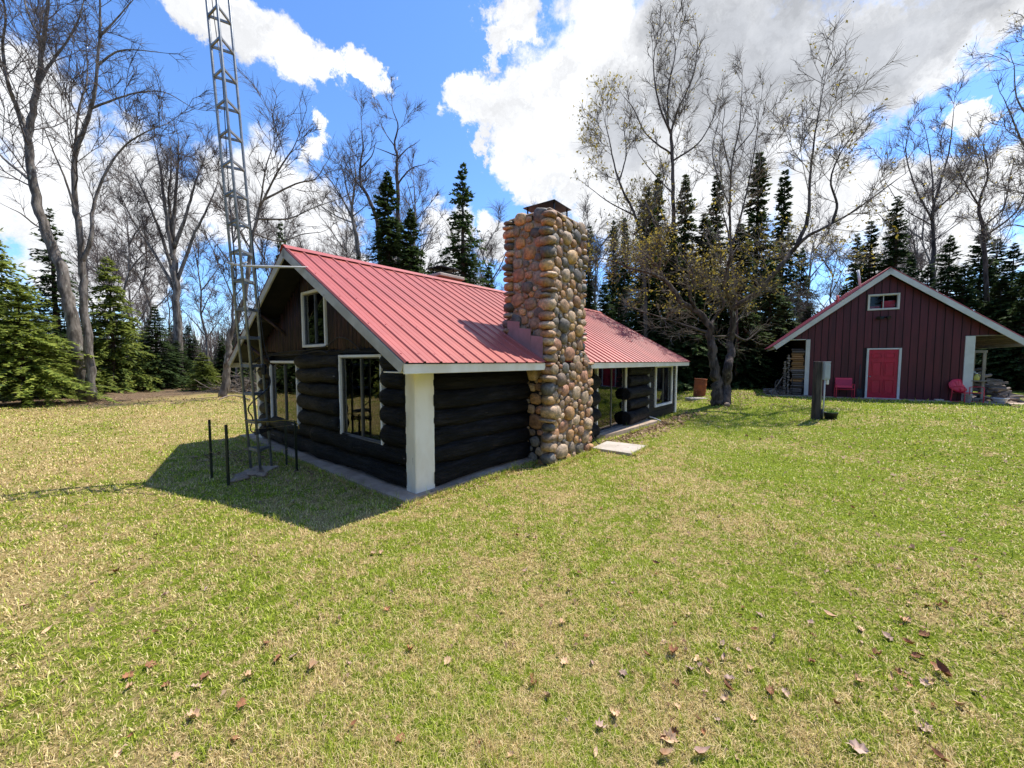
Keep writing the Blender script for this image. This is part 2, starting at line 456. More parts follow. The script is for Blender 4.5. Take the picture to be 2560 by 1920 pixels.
def thing(name, label, cat, loc=(0, 0, 0), rz=0., group=None, rot=None):
    o = mk(name, None, None, loc, rot or (0, 0, rz))
    o.empty_display_size = .2
    return tag(o, label, cat, group)

def kind(o, k): o['kind'] = k; return o

def copytree(o, parent=None):
    c = o.copy(); COL.objects.link(c); c.parent = parent
    for ch in o.children: copytree(ch, c)
    return c

def bezier(pts, k=6):
    """Catmull-Rom through points"""
    P = [Vector(p) for p in pts]; P = [P[0] * 2 - P[1]] + P + [P[-1] * 2 - P[-2]]
    out = []
    for i in range(1, len(P) - 2):
        for j in range(k):
            t = j / k
            a, b, c, d = P[i - 1:i + 3]
            out.append(.5 * ((2 * b) + (c - a) * t + (2 * a - 5 * b + 4 * c - d) * t * t + (3 * b - a - 3 * c + d) * t ** 3))
    out.append(P[-2]); return out

def sstep(a, b, x): 
    t = np.clip((x - a) / (b - a), 0, 1); return t * t * (3 - 2 * t)

def ground_z(x, y):
    x = np.asarray(x, float); y = np.asarray(y, float)
    h = .38 * sstep(6.8, 11.5, x) * sstep(3, 9, y)
    und = .035 * np.sin(x * .9 + 1.3 * np.sin(y * .5)) * np.cos(y * .7 + x * .2) + .02 * np.sin(x * 2.1 + y * 1.7)
    # flat beside the buildings
    cs, ct = cab_loc(x, y)
    near = sstep(.3, 2.5, np.maximum(np.maximum(-cs - .6, cs - 12.8), np.maximum(-ct - .9, ct - 7.4)))
    bs, bt = barn_loc(x, y)
    near = near * sstep(.2, 2.0, np.maximum(np.maximum(-bs - 2.2, bs - 7.8), np.maximum(-bt - 1.2, bt - 8.4)))
    return h + und * near

CO = Vector((-1.403, 5.538, 0)); CA = math.atan2(.768, .641)
BO = Vector((13.66, 17.917, 0)); BA = R(-29.8)
def cab_loc(x, y):
    c, s = math.cos(CA), math.sin(CA); dx, dy = x - CO.x, y - CO.y
    return dx * c + dy * s, -dx * s + dy * c
def barn_loc(x, y):
    c, s = math.cos(BA), math.sin(BA); dx, dy = x - BO.x, y - BO.y
    return dx * c + dy * s, -dx * s + dy * c
def cab_w(s_, t_, z=0.):
    c, s = math.cos(CA), math.sin(CA); return Vector((CO.x + s_ * c - t_ * s, CO.y + s_ * s + t_ * c, z))
def barn_w(s_, t_, z=0.):
    c, s = math.cos(BA), math.sin(BA); return Vector((BO.x + s_ * c - t_ * s, BO.y + s_ * s + t_ * c, z))
def gz(x, y): return float(ground_z(x, y))
def gpt(u, v):
    """ground point seen at (u, v) of the 2560-wide view"""
    p = None; z = 0.
    for _ in range(6):
        d = px(u / 1.1573, v / 1.1573); p = Vector((0, 0, CAMH)) + d * ((z - CAMH) / d.z); z = gz(p.x, p.y)
    p.z = z; return p

def np_mesh(name, V, F, m, attrs=None, smooth=False):
    """F: (n,k) int array, all faces with k corners"""
    me = bpy.data.meshes.new(name)
    n, k = F.shape
    me.vertices.add(len(V)); me.vertices.foreach_set('co', np.ascontiguousarray(V, np.float32).ravel())
    me.loops.add(n * k); me.loops.foreach_set('vertex_index', np.ascontiguousarray(F, np.int32).ravel())
    me.polygons.add(n); me.polygons.foreach_set('loop_start', np.arange(0, n * k, k, dtype=np.int32))
    if smooth: me.polygons.foreach_set('use_smooth', np.ones(n, bool))
    for an, av in (attrs or {}).items():
        a = me.attributes.new(an, 'FLOAT', 'POINT'); a.data.foreach_set('value', np.ascontiguousarray(av, np.float32))
    me.update(calc_edges=True)
    me.materials.append(M[m]); return me

# ------------------------------------------------------------------ ground
def build_ground():
    def axis(a, b, fine0, fine1, step):
        v = list(np.arange(fine0, fine1 + 1e-6, step))
        d = step; x = fine1
        while x < b: d *= 1.35; x += d; v.append(x)
        d = step; x = fine0
        while x > a: d *= 1.35; x -= d; v.insert(0, x)
        return np.array(v)
    xs = axis(-900, 900, -26, 26, .4); ys = axis(-900, 900, -6, 34, .4)
    X, Y = np.meshgrid(xs, ys); Z = ground_z(X, Y)
    V = np.stack([X.ravel(), Y.ravel(), Z.ravel()], 1)
    nx = len(xs); I = np.arange(len(V)).reshape(X.shape)
    F = np.stack([I[:-1, :-1].ravel(), I[:-1, 1:].ravel(), I[1:, 1:].ravel(), I[1:, :-1].ravel()], 1)
    o = mk('ground', np_mesh('ground', V, F, 'soil', smooth=True)); kind(o, 'structure')

def lawn_free(x, y):
    """True where nothing built covers the lawn"""
    s_, t_ = cab_loc(x, y)
    a = (s_ > -.24) & (s_ < 12.3) & (t_ > -.02) & (t_ < 7.3)
    a |= (s_ > -.24) & (s_ < 2.7) & (t_ > -.13) & (t_ <= 0)
    a |= (s_ > 2.55) & (s_ < 4.45) & (t_ > -.55) & (t_ <= 0)
    a |= (s_ > 5.6) & (s_ < 9.1) & (t_ > -.38) & (t_ <= 0)
    a |= (s_ > 4.45) & (s_ < 5.35) & (t_ > -1.38) & (t_ < -.45)
    b_, c_ = barn_loc(x, y)
    a |= (b_ > -1.6) & (b_ < 7.2) & (c_ > -.75) & (c_ < 8)
    return ~a

def build_grass():
    n = 520000
    d = np.exp(rng.uniform(math.log(1.05), math.log(27), n)); a = rng.uniform(-1.13, 1.13, n)
    x = d * np.sin(a); y = d * np.cos(a)
    ok = lawn_free(x, y) & ~((x < -16) & (y > 17)); x, y, d = x[ok], y[ok], d[ok]; n = len(x)
    # longer unmown fringe along slabs, walls and the chimney foot
    ex, ey = [], []
    for a0, a1, b0, b1, m_ in ((-.34, -.25, -.2, 7.2, 4200), (-.3, 2.7, -.24, -.13, 2600), (2.5, 4.5, -.72, -.60, 2600), (4.44, 5.5, -1.5, -1.38, 900), (4.4, 5.4, -.46, -.36, 400), (5.3, 12.3, -.2, -.05, 1800), (5.7, 9.1, -.46, -.38, 900)):
        q = [cab_w(rng.uniform(a0, a1), rng.uniform(b0, b1)) for _ in range(m_)]; ex += [p.x for p in q]; ey += [p.y for p in q]
    for _ in range(1200):
        q = barn_w(rng.uniform(-1.6, 7.1), rng.uniform(-1.0, -.74)); ex.append(q.x); ey.append(q.y)
    edge = np.concatenate([np.zeros(n), np.ones(len(ex))]); x = np.concatenate([x, ex]); y = np.concatenate([y, ey]); d = np.hypot(x, y); n = len(x)
    z = ground_z(x, y)
    r = rng.random(n); tone = rng.random(n)
    cl = .5 + .5 * np.sin(x * 5.3 + 2 * np.sin(y * 3.1)) * np.cos(y * 4.7 + 1.5 * np.sin(x * 2.9))   # tussocks
    flat = (r > .55)                                     # matted dead blades lie down
    h = rng.uniform(.014, .042, n) * (.75 + .6 * cl) * (1 + d * .025)
    h = np.where(flat, h * 1.25, h)
    tall = (np.sin(x * 11.3 + 3 * np.sin(y * 7.7)) * np.sin(y * 12.1 + 3 * np.sin(x * 6.3)) > .72) & ~flat
    h = np.where(tall, h * 1.9, h); h = np.where(edge > 0, h * rng.uniform(1.1, 2.4, n) * np.where(x > 9, .6, 1), h)
    w = np.maximum(.0013, d * .00068) * rng.uniform(.7, 1.3, n)
    th = rng.uniform(0, 2 * math.pi, n); tilt = np.where(flat, rng.uniform(1.0, 1.45, n), rng.uniform(.15, .9, n))
    dx, dy = np.cos(th), np.sin(th); sx, sy = -dy, dx
    e1 = np.sin(tilt * .7) * h * .55; z1 = np.cos(tilt * .7) * h * .55
    e2 = e1 + np.sin(np.minimum(tilt * 1.25, 1.6)) * h * .5; z2 = z1 + np.cos(np.minimum(tilt * 1.25, 1.6)) * h * .5
    V = np.zeros((n, 5, 3))
    for k, (e, zz, ww) in enumerate(((0, 0, -w), (0, 0, w), (e1, z1, -w * .8), (e1, z1, w * .8), (e2, z2, 0 * w))):
        V[:, k, 0] = x + dx * e + sx * ww; V[:, k, 1] = y + dy * e + sy * ww; V[:, k, 2] = z + zz - (.004 if k < 2 else 0)
    b = (np.arange(n) * 5)[:, None]
    F = np.concatenate([b + np.array([[0, 1, 3]]), b + np.array([[0, 3, 2]]), b + np.array([[2, 3, 4]])])
    o = mk('lawn_grass', np_mesh('lawn_grass', V.reshape(-1, 3), F, 'blade', {'rnd': np.repeat(r, 5), 'tone': np.repeat(tone, 5)}))
    kind(o, 'stuff'); o['label'] = 'short spring lawn of green and straw-coloured grass blades'; o['category'] = 'grass'

build_ground()

# ------------------------------------------------------------------ log cabin
def wall_boxes(mb, put, a0, a1, z0, z1, holes):
    """fill a wall rectangle leaving holes; put(a0,a1,z0,z1) adds a box"""
    xs = sorted({a0, a1, *[h[0] for h in holes], *[h[1] for h in holes]})
    for p, q in zip(xs[:-1], xs[1:]):
        zs = [z0]; hs = sorted([(h[2], h[3]) for h in holes if h[0] <= p and h[1] >= q])
        for b, t in hs: zs += [b, t]
        zs.append(z1)
        for i in range(0, len(zs), 2):
            if zs[i + 1] - zs[i] > .01: put(p, q, zs[i], zs[i + 1])

TH = math.atan2(4.12 - 1.995, 3.3 + .45); CT, ST = math.cos(TH), math.sin(TH)
RIDGE_T, RIDGE_Z = 3.3, 4.12
def roofP(s_, q, h, side=-1):
    """roof point: along ridge, down the slope, off the surface; side -1 faces the lawn"""
    return Vector((s_, RIDGE_T + side * (q * CT + h * ST), RIDGE_Z - q * ST + h * CT))
QE = 3.75 / CT

def ribbed(s0, s1, ribs, q0, q1, side, P=roofP, rh=.022, minor=True):
    prof = [(s0, 0)]
    for r in ribs:
        prof += [(r - .026, 0), (r - .012, rh), (r + .012, rh), (r + .026, 0)]
        if minor:
            for m_ in (.092, .184):
                if r + m_ + .01 < s1: prof += [(r + m_ - .009, 0), (r + m_, .004), (r + m_ + .009, 0)]
    prof.append((s1, 0))
    prof = [p for p in prof if s0 <= p[0] <= s1]
    n = len(prof); mb = MB()
    qs = np.linspace(q0, q1, 4)
    vs_ = [P(s_, q, h, side) for q in qs for s_, h in prof]
    mb.add(vs_, [(j * n + i, j * n + i + 1, (j + 1) * n + i + 1, (j + 1) * n + i) for j in range(3) for i in range(n - 1)])
    return mb

def window(parent, P0, a, n, w, h, trim=.07, panes=2, sash='alu', bottom=True, trimmat='white', deep=.10, screen=0, curtain=None, glz='glass'):
    """P0 lower left outer corner seen from outside, a = across, n = outward"""
    a, n, P0 = Vector(a), Vector(n), Vector(P0); Z = Vector((0, 0, 1))
    def bx(mb, x0, x1, y0, y1, d0, d1, ch=.004):
        return mb.obox(P0 + a * (x0 + x1) / 2 + Z * (y0 + y1) / 2 + n * (d0 + d1) / 2, a * (x1 - x0) / 2, Z * (y1 - y0) / 2, n * (d1 - d0) / 2, ch)
    mb = MB()
    bx(mb, 0, trim, 0, h, -.06, .035); bx(mb, w - trim, w, 0, h, -.06, .035)
    bx(mb, trim, w - trim, h - trim, h, -.06, .033)
    win = mb.obj('window', trimmat, parent)
    if bottom:
        mb = MB(); bx(mb, trim, w - trim, 0, trim, -.06, .033); mb.obj('sill', trimmat, win)
    else:
        mb = MB(); bx(mb, trim, w - trim, 0, trim * .5, -.06, .02); mb.obj('sill', sash, win)
    y0 = trim if bottom else trim * .5
    mb = MB(); f = .02
    bx(mb, trim, w - trim, y0, y0 + f, -.06, -.004); bx(mb, trim, w - trim, h - trim - f, h - trim, -.06, -.004)
    bx(mb, trim, trim + f, y0 + f, h - trim - f, -.06, -.004); bx(mb, w - trim - f, w - trim, y0 + f, h - trim - f, -.06, -.004)
    mb.obj('sash', sash, win)
    iw = (w - 2 * trim - 2 * f) / panes
    for k in range(panes):
        x0 = trim + f + k * iw; x1 = x0 + iw
        if k: 
            mb = MB(); bx(mb, x0 - .013, x0 + .013, y0 + f, h - trim - f, -.055, -.006); mb.obj('stile', sash, win)
        mb = MB(); bx(mb, x0, x1, y0 + f, h - trim - f, -.032 - .008 * (k % 2), -.028 - .008 * (k % 2), 0)
        mb.obj('pane', glz, win)
        if screen == k + 1:
            mb = MB(); bx(mb, x0, x1, y0 + f, h - trim - f, -.048 - .008 * (k % 2), -.045 - .008 * (k % 2), 0); mb.obj('screen', 'screen', win)
    if curtain:
        x0, x1, m_ = curtain
        mb = MB(); nn = 24; vs_ = []
        for i in range(nn + 1):
            x = x0 + (x1 - x0) * i / nn
            for y in (y0 + .06, h - trim): vs_.append(P0 + a * x + Z * y + n * (-.22 + .025 * math.sin(i * 1.9)))
        mb.add(vs_, [(2 * i, 2 * i + 2, 2 * i + 3, 2 * i + 1) for i in range(nn)], True)
        mb.obj('curtain', m_, win)
    return win

def log_mesh(p0, p1, r, seed, n=18, taper=.06):
    """crooked hand-peeled log: swellings, knots and hewn flats in the surface itself"""
    p0, p1 = Vector(p0), Vector(p1); L = (p1 - p0).length; d = (p1 - p0).normalized()
    seg = max(5, int(L * 11)); u = d.orthogonal().normalized(); w = d.cross(u)
    rr = random.Random(seed); mb = MB(); ph = rr.uniform(0, 60)
    knots = [(rr.uniform(0, L), rr.uniform(0, 6.28), rr.uniform(.05, .11)) for _ in range(int(L * 1.6))]
    vs_ = []
    for i in range(seg + 1):
        x = i / seg * L
        c = p0 + d * x + u * .04 * mnoise.noise(Vector((ph, x * .9, 0))) + w * .04 * mnoise.noise(Vector((ph + 9, x * .9, 4)))
        rx = r * (1 + taper * (x / L - .5) + .12 * mnoise.noise(Vector((ph + 21, x * 1.8, 2))))
        if i in (0, seg): rx *= .88
        for k in range(n):
            a = 2 * math.pi * k / n
            q = rx * (1 + .10 * mnoise.noise(Vector((ph + math.cos(a) * 1.6, x * 1.3, math.sin(a) * 1.6))) + .05 * mnoise.noise(Vector((ph + math.cos(a) * 5, x * 4.5, math.sin(a) * 5))))
            for kx, ka, kr in knots:
                da = (a - ka + math.pi) % (2 * math.pi) - math.pi
                e = ((x - kx) / kr) ** 2 + (da * r / kr) ** 2
                if e < 4: q += .022 * math.exp(-e)
            vs_.append(c + (u * math.cos(a) + w * math.sin(a)) * q)
    fs = [(i * n + k, i * n + (k + 1) % n, (i + 1) * n + (k + 1) % n, (i + 1) * n + k) for i in range(seg) for k in range(n)]
    mb.add(vs_, fs, True); mb.f += [tuple(range(n))[::-1], tuple(seg * n + k for k in range(n))]; mb.sm += [False, False]
    return mb

def build_cabin():
    cab = thing('log_cabin', 'low black log cabin with red ribbed metal roof and fieldstone chimney', 'cabin', CO, CA)
    holes_g = [(.90, 2.22, .70, 2.08), (4.15, 5.64, .62, 1.98)]
    # ---- gable wall core and logs
    mb = MB()
    wall_boxes(mb, lambda p, q, b, t: mb.box(.13, .22, p, q, b, t), .16, 6.45, .0, 2.16, holes_g)
    # gable triangle round the loft window
    def tri_z(t_): return RIDGE_Z - .12 - abs(t_ - RIDGE_T) * ST / CT
    for poly in ([(.16, 2.16), (2.80, 2.16), (2.80, tri_z(2.8)), (.16, tri_z(.16))], [(3.82, 2.16), (6.44, 2.16), (6.44, tri_z(6.44)), (3.82, tri_z(3.82))],
                 [(2.8, 2.16), (3.82, 2.16), (3.82, 2.30), (2.8, 2.30)], [(2.8, 3.38), (3.82, 3.38), (3.82, tri_z(3.82)), (RIDGE_T, tri_z(RIDGE_T)), (2.8, tri_z(2.8))]):
        mb.prism([(.13, t_, z) for t_, z in poly], (.09, 0, 0))
    mb.obj('gable_wall', 'dark', cab)
    k = 0; z = .09
    hs = [.31, .285, .30, .32, .27, .30, .26]
    for row, h in enumerate(hs):
        zc = z + h / 2; r = h * .575; z += h
        if row < 2: segs = [(.22, 3.4), (3.28, 6.42)] if row == 1 else [(.22, 4.9), (4.8, 6.42)]
        else: segs = [(.22, .87), (2.25, 4.10), (5.70, 6.42)]
        for a, b in segs:
            k += 1
            log_mesh((.115, a, zc), (.115, b, zc), r * rnd.uniform(.93, 1.06), k).obj('log', 'log_t', cab)
    log_mesh((.10, .2, 2.175), (.10, 6.45, 2.175), .06, 99).obj('log', 'log_t', cab)
    # ---- half-log vertical siding in the gable
    t_ = .50; i = 0
    while t_ < 6.2:
        w = rnd.uniform(.125, .16); zb = 2.20 + rnd.uniform(-.03, .02); c = t_ + w / 2
        zt = tri_z(c) + .02
        spans = [(zb, zt)]
        if 2.74 < c < 3.86: spans = [(3.40, zt)] if zt > 3.5 else []
        for b, e in spans:
            if e - b > .12:
                mb = MB(); mb.tube([(.10, c, b), (.10, c, b + .04), (.10, c, (b + e) / 2), (.10, c, e)], [w * .30, w * .47, w * .48, w * .47], 8, True, True, .03)
                mb.obj('siding_pole', 'siding', cab)
        t_ += w * .97
    # ---- corner posts
    MB().box(0, .36, 0, .24, .05, 1.93, .012).obj('corner_post', 'post', cab)
    MB().box(0, .2, 6.43, 6.62, .05, 1.93, .012).obj('corner_post', 'post', cab)
    # ---- front wall
    mb = MB()
    wall_boxes(mb, lambda p, q, b, t: mb.box(p, q, .15, .25, b, t), .22, 12.15, .0, 2.3, [(5.74, 7.48, .10, 1.84), (9.98, 11.62, .48, 1.80)])
    mb.obj('front_wall', 'dark', cab)
    z = .09
    for row, h in enumerate([.30, .285, .30, .275, .29, .28, .26]):
        zc = z + h / 2; z += h; k += 1
        log_mesh((.34, .125, zc), (2.9, .125, zc + .02), h * .575, k + 40).obj('log', 'log_s', cab)
    z = .12
    for row, h in enumerate([.40, .34, .37, .33, .34]):
        zc = z + h / 2; z += h; k += 1
        x0 = 7.56 - (.16 if row in (0, 2) else 0) + rnd.uniform(-.03, .03)
        log_mesh((x0, .10 - (.06 if row in (0, 2) else 0), zc), (9.2, .12, zc), h * .52, k + 60).obj('log', 'log_s', cab)
    for row in range(4): 
        log_mesh((4.2, .14, .2 + row * .42), (5.7, .14, .2 + row * .42), .2, 90 + row).obj('log', 'log_s', cab)
    z = .05
    for row in range(9):
        h = .205
        for a, b in ([(9.24, 9.92), (11.68, 12.12)] if .40 < z + h * .5 < 1.84 else [(9.24, 12.12)]):
            MB().box(a, b, .085, .15, z + .006, z + h - .006, .006).obj('plank', 'dark', cab)
        z += h
    MB().box(9.2, 9.245, .06, .16, .05, 1.84, .004).obj('trim_board', 'conduit', cab)
    MB().box(12.10, 12.24, .04, .2, .02, 1.86, .006).obj('corner_post', 'post', cab)
    # ---- remaining walls, floor
    mb = MB(); mb.box(12.0, 12.14, .26, 6.4, 0, 2.2); mb.prism([(12.0, .2, 2.2), (12.0, 6.4, 2.2), (12.0, RIDGE_T, RIDGE_Z - .13)], (.14, 0, 0)); mb.obj('end_wall', 'dark', cab)
    MB().box(.23, 11.99, 6.4, 6.55, 0, 2.2).obj('back_wall', 'dark', cab)
    MB().box(.24, 11.98, .27, 6.38, .05, .12).obj('floor', 'room', cab)
    MB().box(.24, 11.98, .27, 6.38, 2.2, 2.26).obj('loft_floor', 'room', cab)
    # ---- windows on the gable and the front
    window(cab, (.03, 2.26, .66), (0, -1, 0), (-1, 0, 0), 1.40, 1.45, .045, 2, bottom=False, screen=1)
    window(cab, (.03, 5.69, .58), (0, -1, 0), (-1, 0, 0), 1.58, 1.43, .05, 2, bottom=True, screen=1)
    window(cab, (.05, 3.83, 2.28), (0, -1, 0), (-1, 0, 0), 1.05, 1.12, .05, 2, screen=1)
    window(cab, (9.92, .07, .41), (1, 0, 0), (0, -1, 0), 1.77, 1.45, .075, 2, curtain=(.1, .7, 'curtain'))
    d = window(cab, (5.68, .08, .10), (1, 0, 0), (0, -1, 0), 1.86, 1.78, .05, 2, bottom=False, curtain=(1.25, 1.75, 'redcloth')); d.name = 'sliding_door'
    MB().box(6.75, 7.0, .5, .6, .13, .5, .01).obj('crate', 'white', d)
    # ---- roof deck, sheets, ridge
    roof = MB()
    for side in (-1, 1):
        for a, b in ((-.44, 11.98),):
            vs_ = [roofP(s_, q, h, side) for s_ in (a, b) for q in (0.02, QE - .02) for h in (-.012, -.05)]
            roof.add(vs_, [(0, 1, 3, 2), (4, 6, 7, 5), (0, 4, 5, 1), (2, 3, 7, 6), (0, 2, 6, 4), (1, 5, 7, 3)])
    roof = roof.obj('roof', 'dark', cab)
    step = .2755; pw = step * 3
    for side in (-1, 1):
        s0 = -.48
        while s0 < 12.0:
            s1 = min(s0 + pw, 12.03)
            ribs = [s0 + .03 + step * j for j in range(3) if s0 + .03 + step * j < s1 - .03]
            ribbed(s0, s1 + .004, ribs, .0, QE + .03, side).obj('roof_panel', 'roof', roof)
            s0 += pw
    mb = MB(); cap = [roofP(0, .16, .028, -1), roofP(0, .155, .034, -1), roofP(0, -.005, .042, -1), roofP(0, .155, .034, 1), roofP(0, .16, .028, 1)]
    n = len(cap); vs_ = [Vector((s_, p.y, p.z)) for s_ in (-.49, 12.04) for p in cap]
    mb.add(vs_, [(i, i + 1, n + i + 1, n + i) for i in range(n - 1)]); mb.obj('ridge_cap', 'roof', roof)
    # rows of screws on the flats
    mb = MB()
    for q in (.35, 1.3, 2.25, 3.2, 4.1):
        s_ = -.40
        while s_ < 12:
            c = roofP(s_, q, .004); u = roofP(s_, q, 1) - roofP(s_, q, 0)
            mb.obox(c, (.009, 0, 0), (roofP(s_, q + .009, 0) - roofP(s_, q, 0)), u * .006); s_ += step
    kind(mb.obj('screws', 'roof_s', roof), 'stuff')
    # ---- fascia, rakes, rafters
    zf = 1.995
    mb = MB(); mb.box(-.47, 2.64, -.445, -.415, 1.835, 1.965, .004); mb.obj('fascia_board', 'post', cab)
    mb = MB(); mb.box(4.05, 12.0, -.445, -.415, 1.835, 1.965, .004); mb.obj('fascia_board', 'post', cab)
    MB().box(-.44, 11.9, 7.02, 7.05, 1.84, 1.965, .004).obj('fascia_board', 'white', cab)
    for side in (-1, 1):
        mb = MB(); a, b = roofP(0, 0.0, -.10, side), roofP(0, QE - .0, -.10, side)
        up = roofP(0, 0, 1, side) - roofP(0, 0, 0, side)
        for s_, nm in ((-.462, 'rake_board'), (12.0, 'rake_board')):
            q = MB(); q.bar((s_, a.y, a.z), (s_, b.y, b.z), .032, .15, up, .004); q.obj(nm, 'rake', cab)
    MB().box(-.43, .1, -.40, .10, 1.845, 1.86).obj('soffit', 'post', cab)
    s_ = -.02
    while s_ < 11.9:
        if not 2.5 < s_ < 4.3:
            mb = MB(); p, q = roofP(s_, QE - .06, -.13), roofP(s_, QE - .7, -.13)
            mb.tube([p, p.lerp(q, .06), q], [.035, .05, .05], 9); mb.obj('rafter', 'post' , cab)
        s_ += .62
    for zt, tt, out in ((3.10, 4.95, .42), (2.45, 5.85, .42)):
        mb = MB(); mb.tube([(.08, tt - .25, zt - .55), (-.40, tt + .12, zt - .02)], .035, 8); mb.obj('brace', 'siding', cab)
    mb = MB(); mb.tube([(-.42, RIDGE_T, RIDGE_Z - .20), (.2, RIDGE_T, RIDGE_Z - .20)], .07, 10); mb.obj('ridge_pole', 'dark', cab)
    for side, q in ((-1, 2.2), (1, 2.2)):
        a, b = roofP(-.42, q, -.13, side), roofP(.2, q, -.13, side)
        MB().tube([a, b], .06, 10).obj('purlin', 'dark', cab)
    # ---- wires on the gable and pipe on the front
    MB().tube(bezier([(-.62, 5.2, 1.75), (-.45, 5.0, 2.05), (-.1, 4.4, 2.2), (-.02, 3.6, 2.22), (-.02, 2.7, 2.28), (-.03, 2.2, 2.42), (-.02, 1.8, 2.36), (.02, 1.5, 2.18)], 5), .010, 6).obj('cable', 'cable', cab)
    MB().tube(bezier([(-.62, 5.2, 1.72), (-.3, 4.8, 2.1), (-.02, 3.9, 2.14), (-.02, 3.0, 2.20), (-.02, 2.6, 2.14)], 5), .008, 6).obj('cable', 'cable', cab)
    MB().tube(bezier([(9.2, .03, 1.83), (9.17, .02, 1.4), (9.22, .02, 1.2), (9.2, .02, .6), (9.2, .0, .22), (9.3, -.12, .14), (9.5, -.3, .03)], 5), .022, 8).obj('drain_pipe', 'conduit', cab)
    MB().box(9.16, 9.26, -.03, .03, 1.1, 1.3, .006).obj('outlet_box', 'conduit', cab)
    MB().tube(bezier([(4.62, -.2, 1.82), (4.6, -.3, 1.5), (4.64, -.32, 1.2), (4.6, -.3, .7)], 5), .014, 6).obj('cable', 'conduit', cab)
    MB().tube(bezier([(4.6, -.3, .8), (4.62, -.32, .45), (4.8, -.4, .12), (4.95, -.45, .03)], 5), .014, 6).obj('cable', 'cable', cab)
    MB().tube(bezier([(4.62, -.28, .9), (4.68, -.3, .4), (4.72, -.32, .05)], 5), .012, 6).obj('cable', 'cable', cab)
    build_chimney(cab)
    # ---- small brick flue behind the ridge
    fl = MB().box(3.52, 4.30, 3.62, 4.30, 3.3, 4.30).obj('brick_flue', 'brick', cab)
    zz = 3.62; ro = 0
    while zz < 4.24:
        for face in (0, 1):
            x = 3.51 + (.1 if ro % 2 else 0)
            while x < 4.2:
                if face == 0: MB().box(x, min(x + .19, 4.31), 3.605, 3.63, zz, zz + .055, .004).obj('brick', 'brick', fl)
                else: 
                    y = 3.62 + (x - 3.51)
                    if y < 4.2: MB().box(3.505, 3.53, y, min(y + .19, 4.30), zz, zz + .055, .004).obj('brick', 'brick', fl)
                x += .205
        zz += .067; ro += 1
    MB().box(3.46, 4.36, 3.56, 4.36, 4.30, 4.385, .015).obj('cap_slab', 'concrete_l', fl)
    for x in (3.68, 4.12):
        for y in (3.78, 4.14): MB().box(x, x + .03, y, y + .03, 4.385, 4.60).obj('hood_leg', 'black', fl)
    mb = MB(); mb.box(3.70, 4.13, 3.80, 4.15, 4.385, 4.50)
    c = (3.92, 3.97); vs_ = [(3.55, 3.65, 4.575), (4.29, 3.65, 4.575), (4.29, 4.29, 4.575), (3.55, 4.29, 4.575)]
    tp = [(3.82, 3.87, 4.67), (4.02, 3.87, 4.67), (4.02, 4.07, 4.67), (3.82, 4.07, 4.67)]
    mb.add([(*v[:2], v[2]) for v in vs_] + [(v[0], v[1], v[2] + .02) for v in vs_] + tp, [(3, 2, 1, 0), (0, 1, 5, 4), (1, 2, 6, 5), (2, 3, 7, 6), (3, 0, 4, 7), (4, 5, 9, 8), (5, 6, 10, 9), (6, 7, 11, 10), (7, 4, 8, 11), (8, 9, 10, 11)])
    mb.obj('flue_hood', 'black', fl)
    return cab

STONE_COL = [(.34, .20, .12), (.42, .26, .13), (.29, .18, .12), (.33, .25, .18), (.38, .29, .21), (.26, .22, .18), (.17, .16, .15), (.44, .34, .25), (.38, .21, .14), (.21, .16, .12), (.48, .33, .17), (.33, .27, .21), (.36, .24, .15), (.15, .155, .16), (.50, .40, .30), (.38, .22, .10), (.12, .11, .10)]
def stone_meshes():
    out = []
    for k in range(12):
        bm = bmesh.new(); bmesh.ops.create_icosphere(bm, subdivisions=2, radius=1)
        o = Vector((k * 7.1, k * 3.3, 1.7))
        for v in bm.verts:
            p = v.co.copy()
            # blunt pebble: pushed towards a rounded block, then knocked about
            q = Vector([math.copysign(abs(c) ** .72, c) for c in p])
            f = 1 + .16 * mnoise.noise(p * 1.1 + o) + .06 * mnoise.noise(p * 2.7 + o)
            v.co = q * f * .93
        me = bpy.data.meshes.new('stone'); bm.to_mesh(me); bm.free()
        me.polygons.foreach_set('use_smooth', [True] * len(me.polygons))
        me.materials.append(M['stone']); out.append(me)
    return out

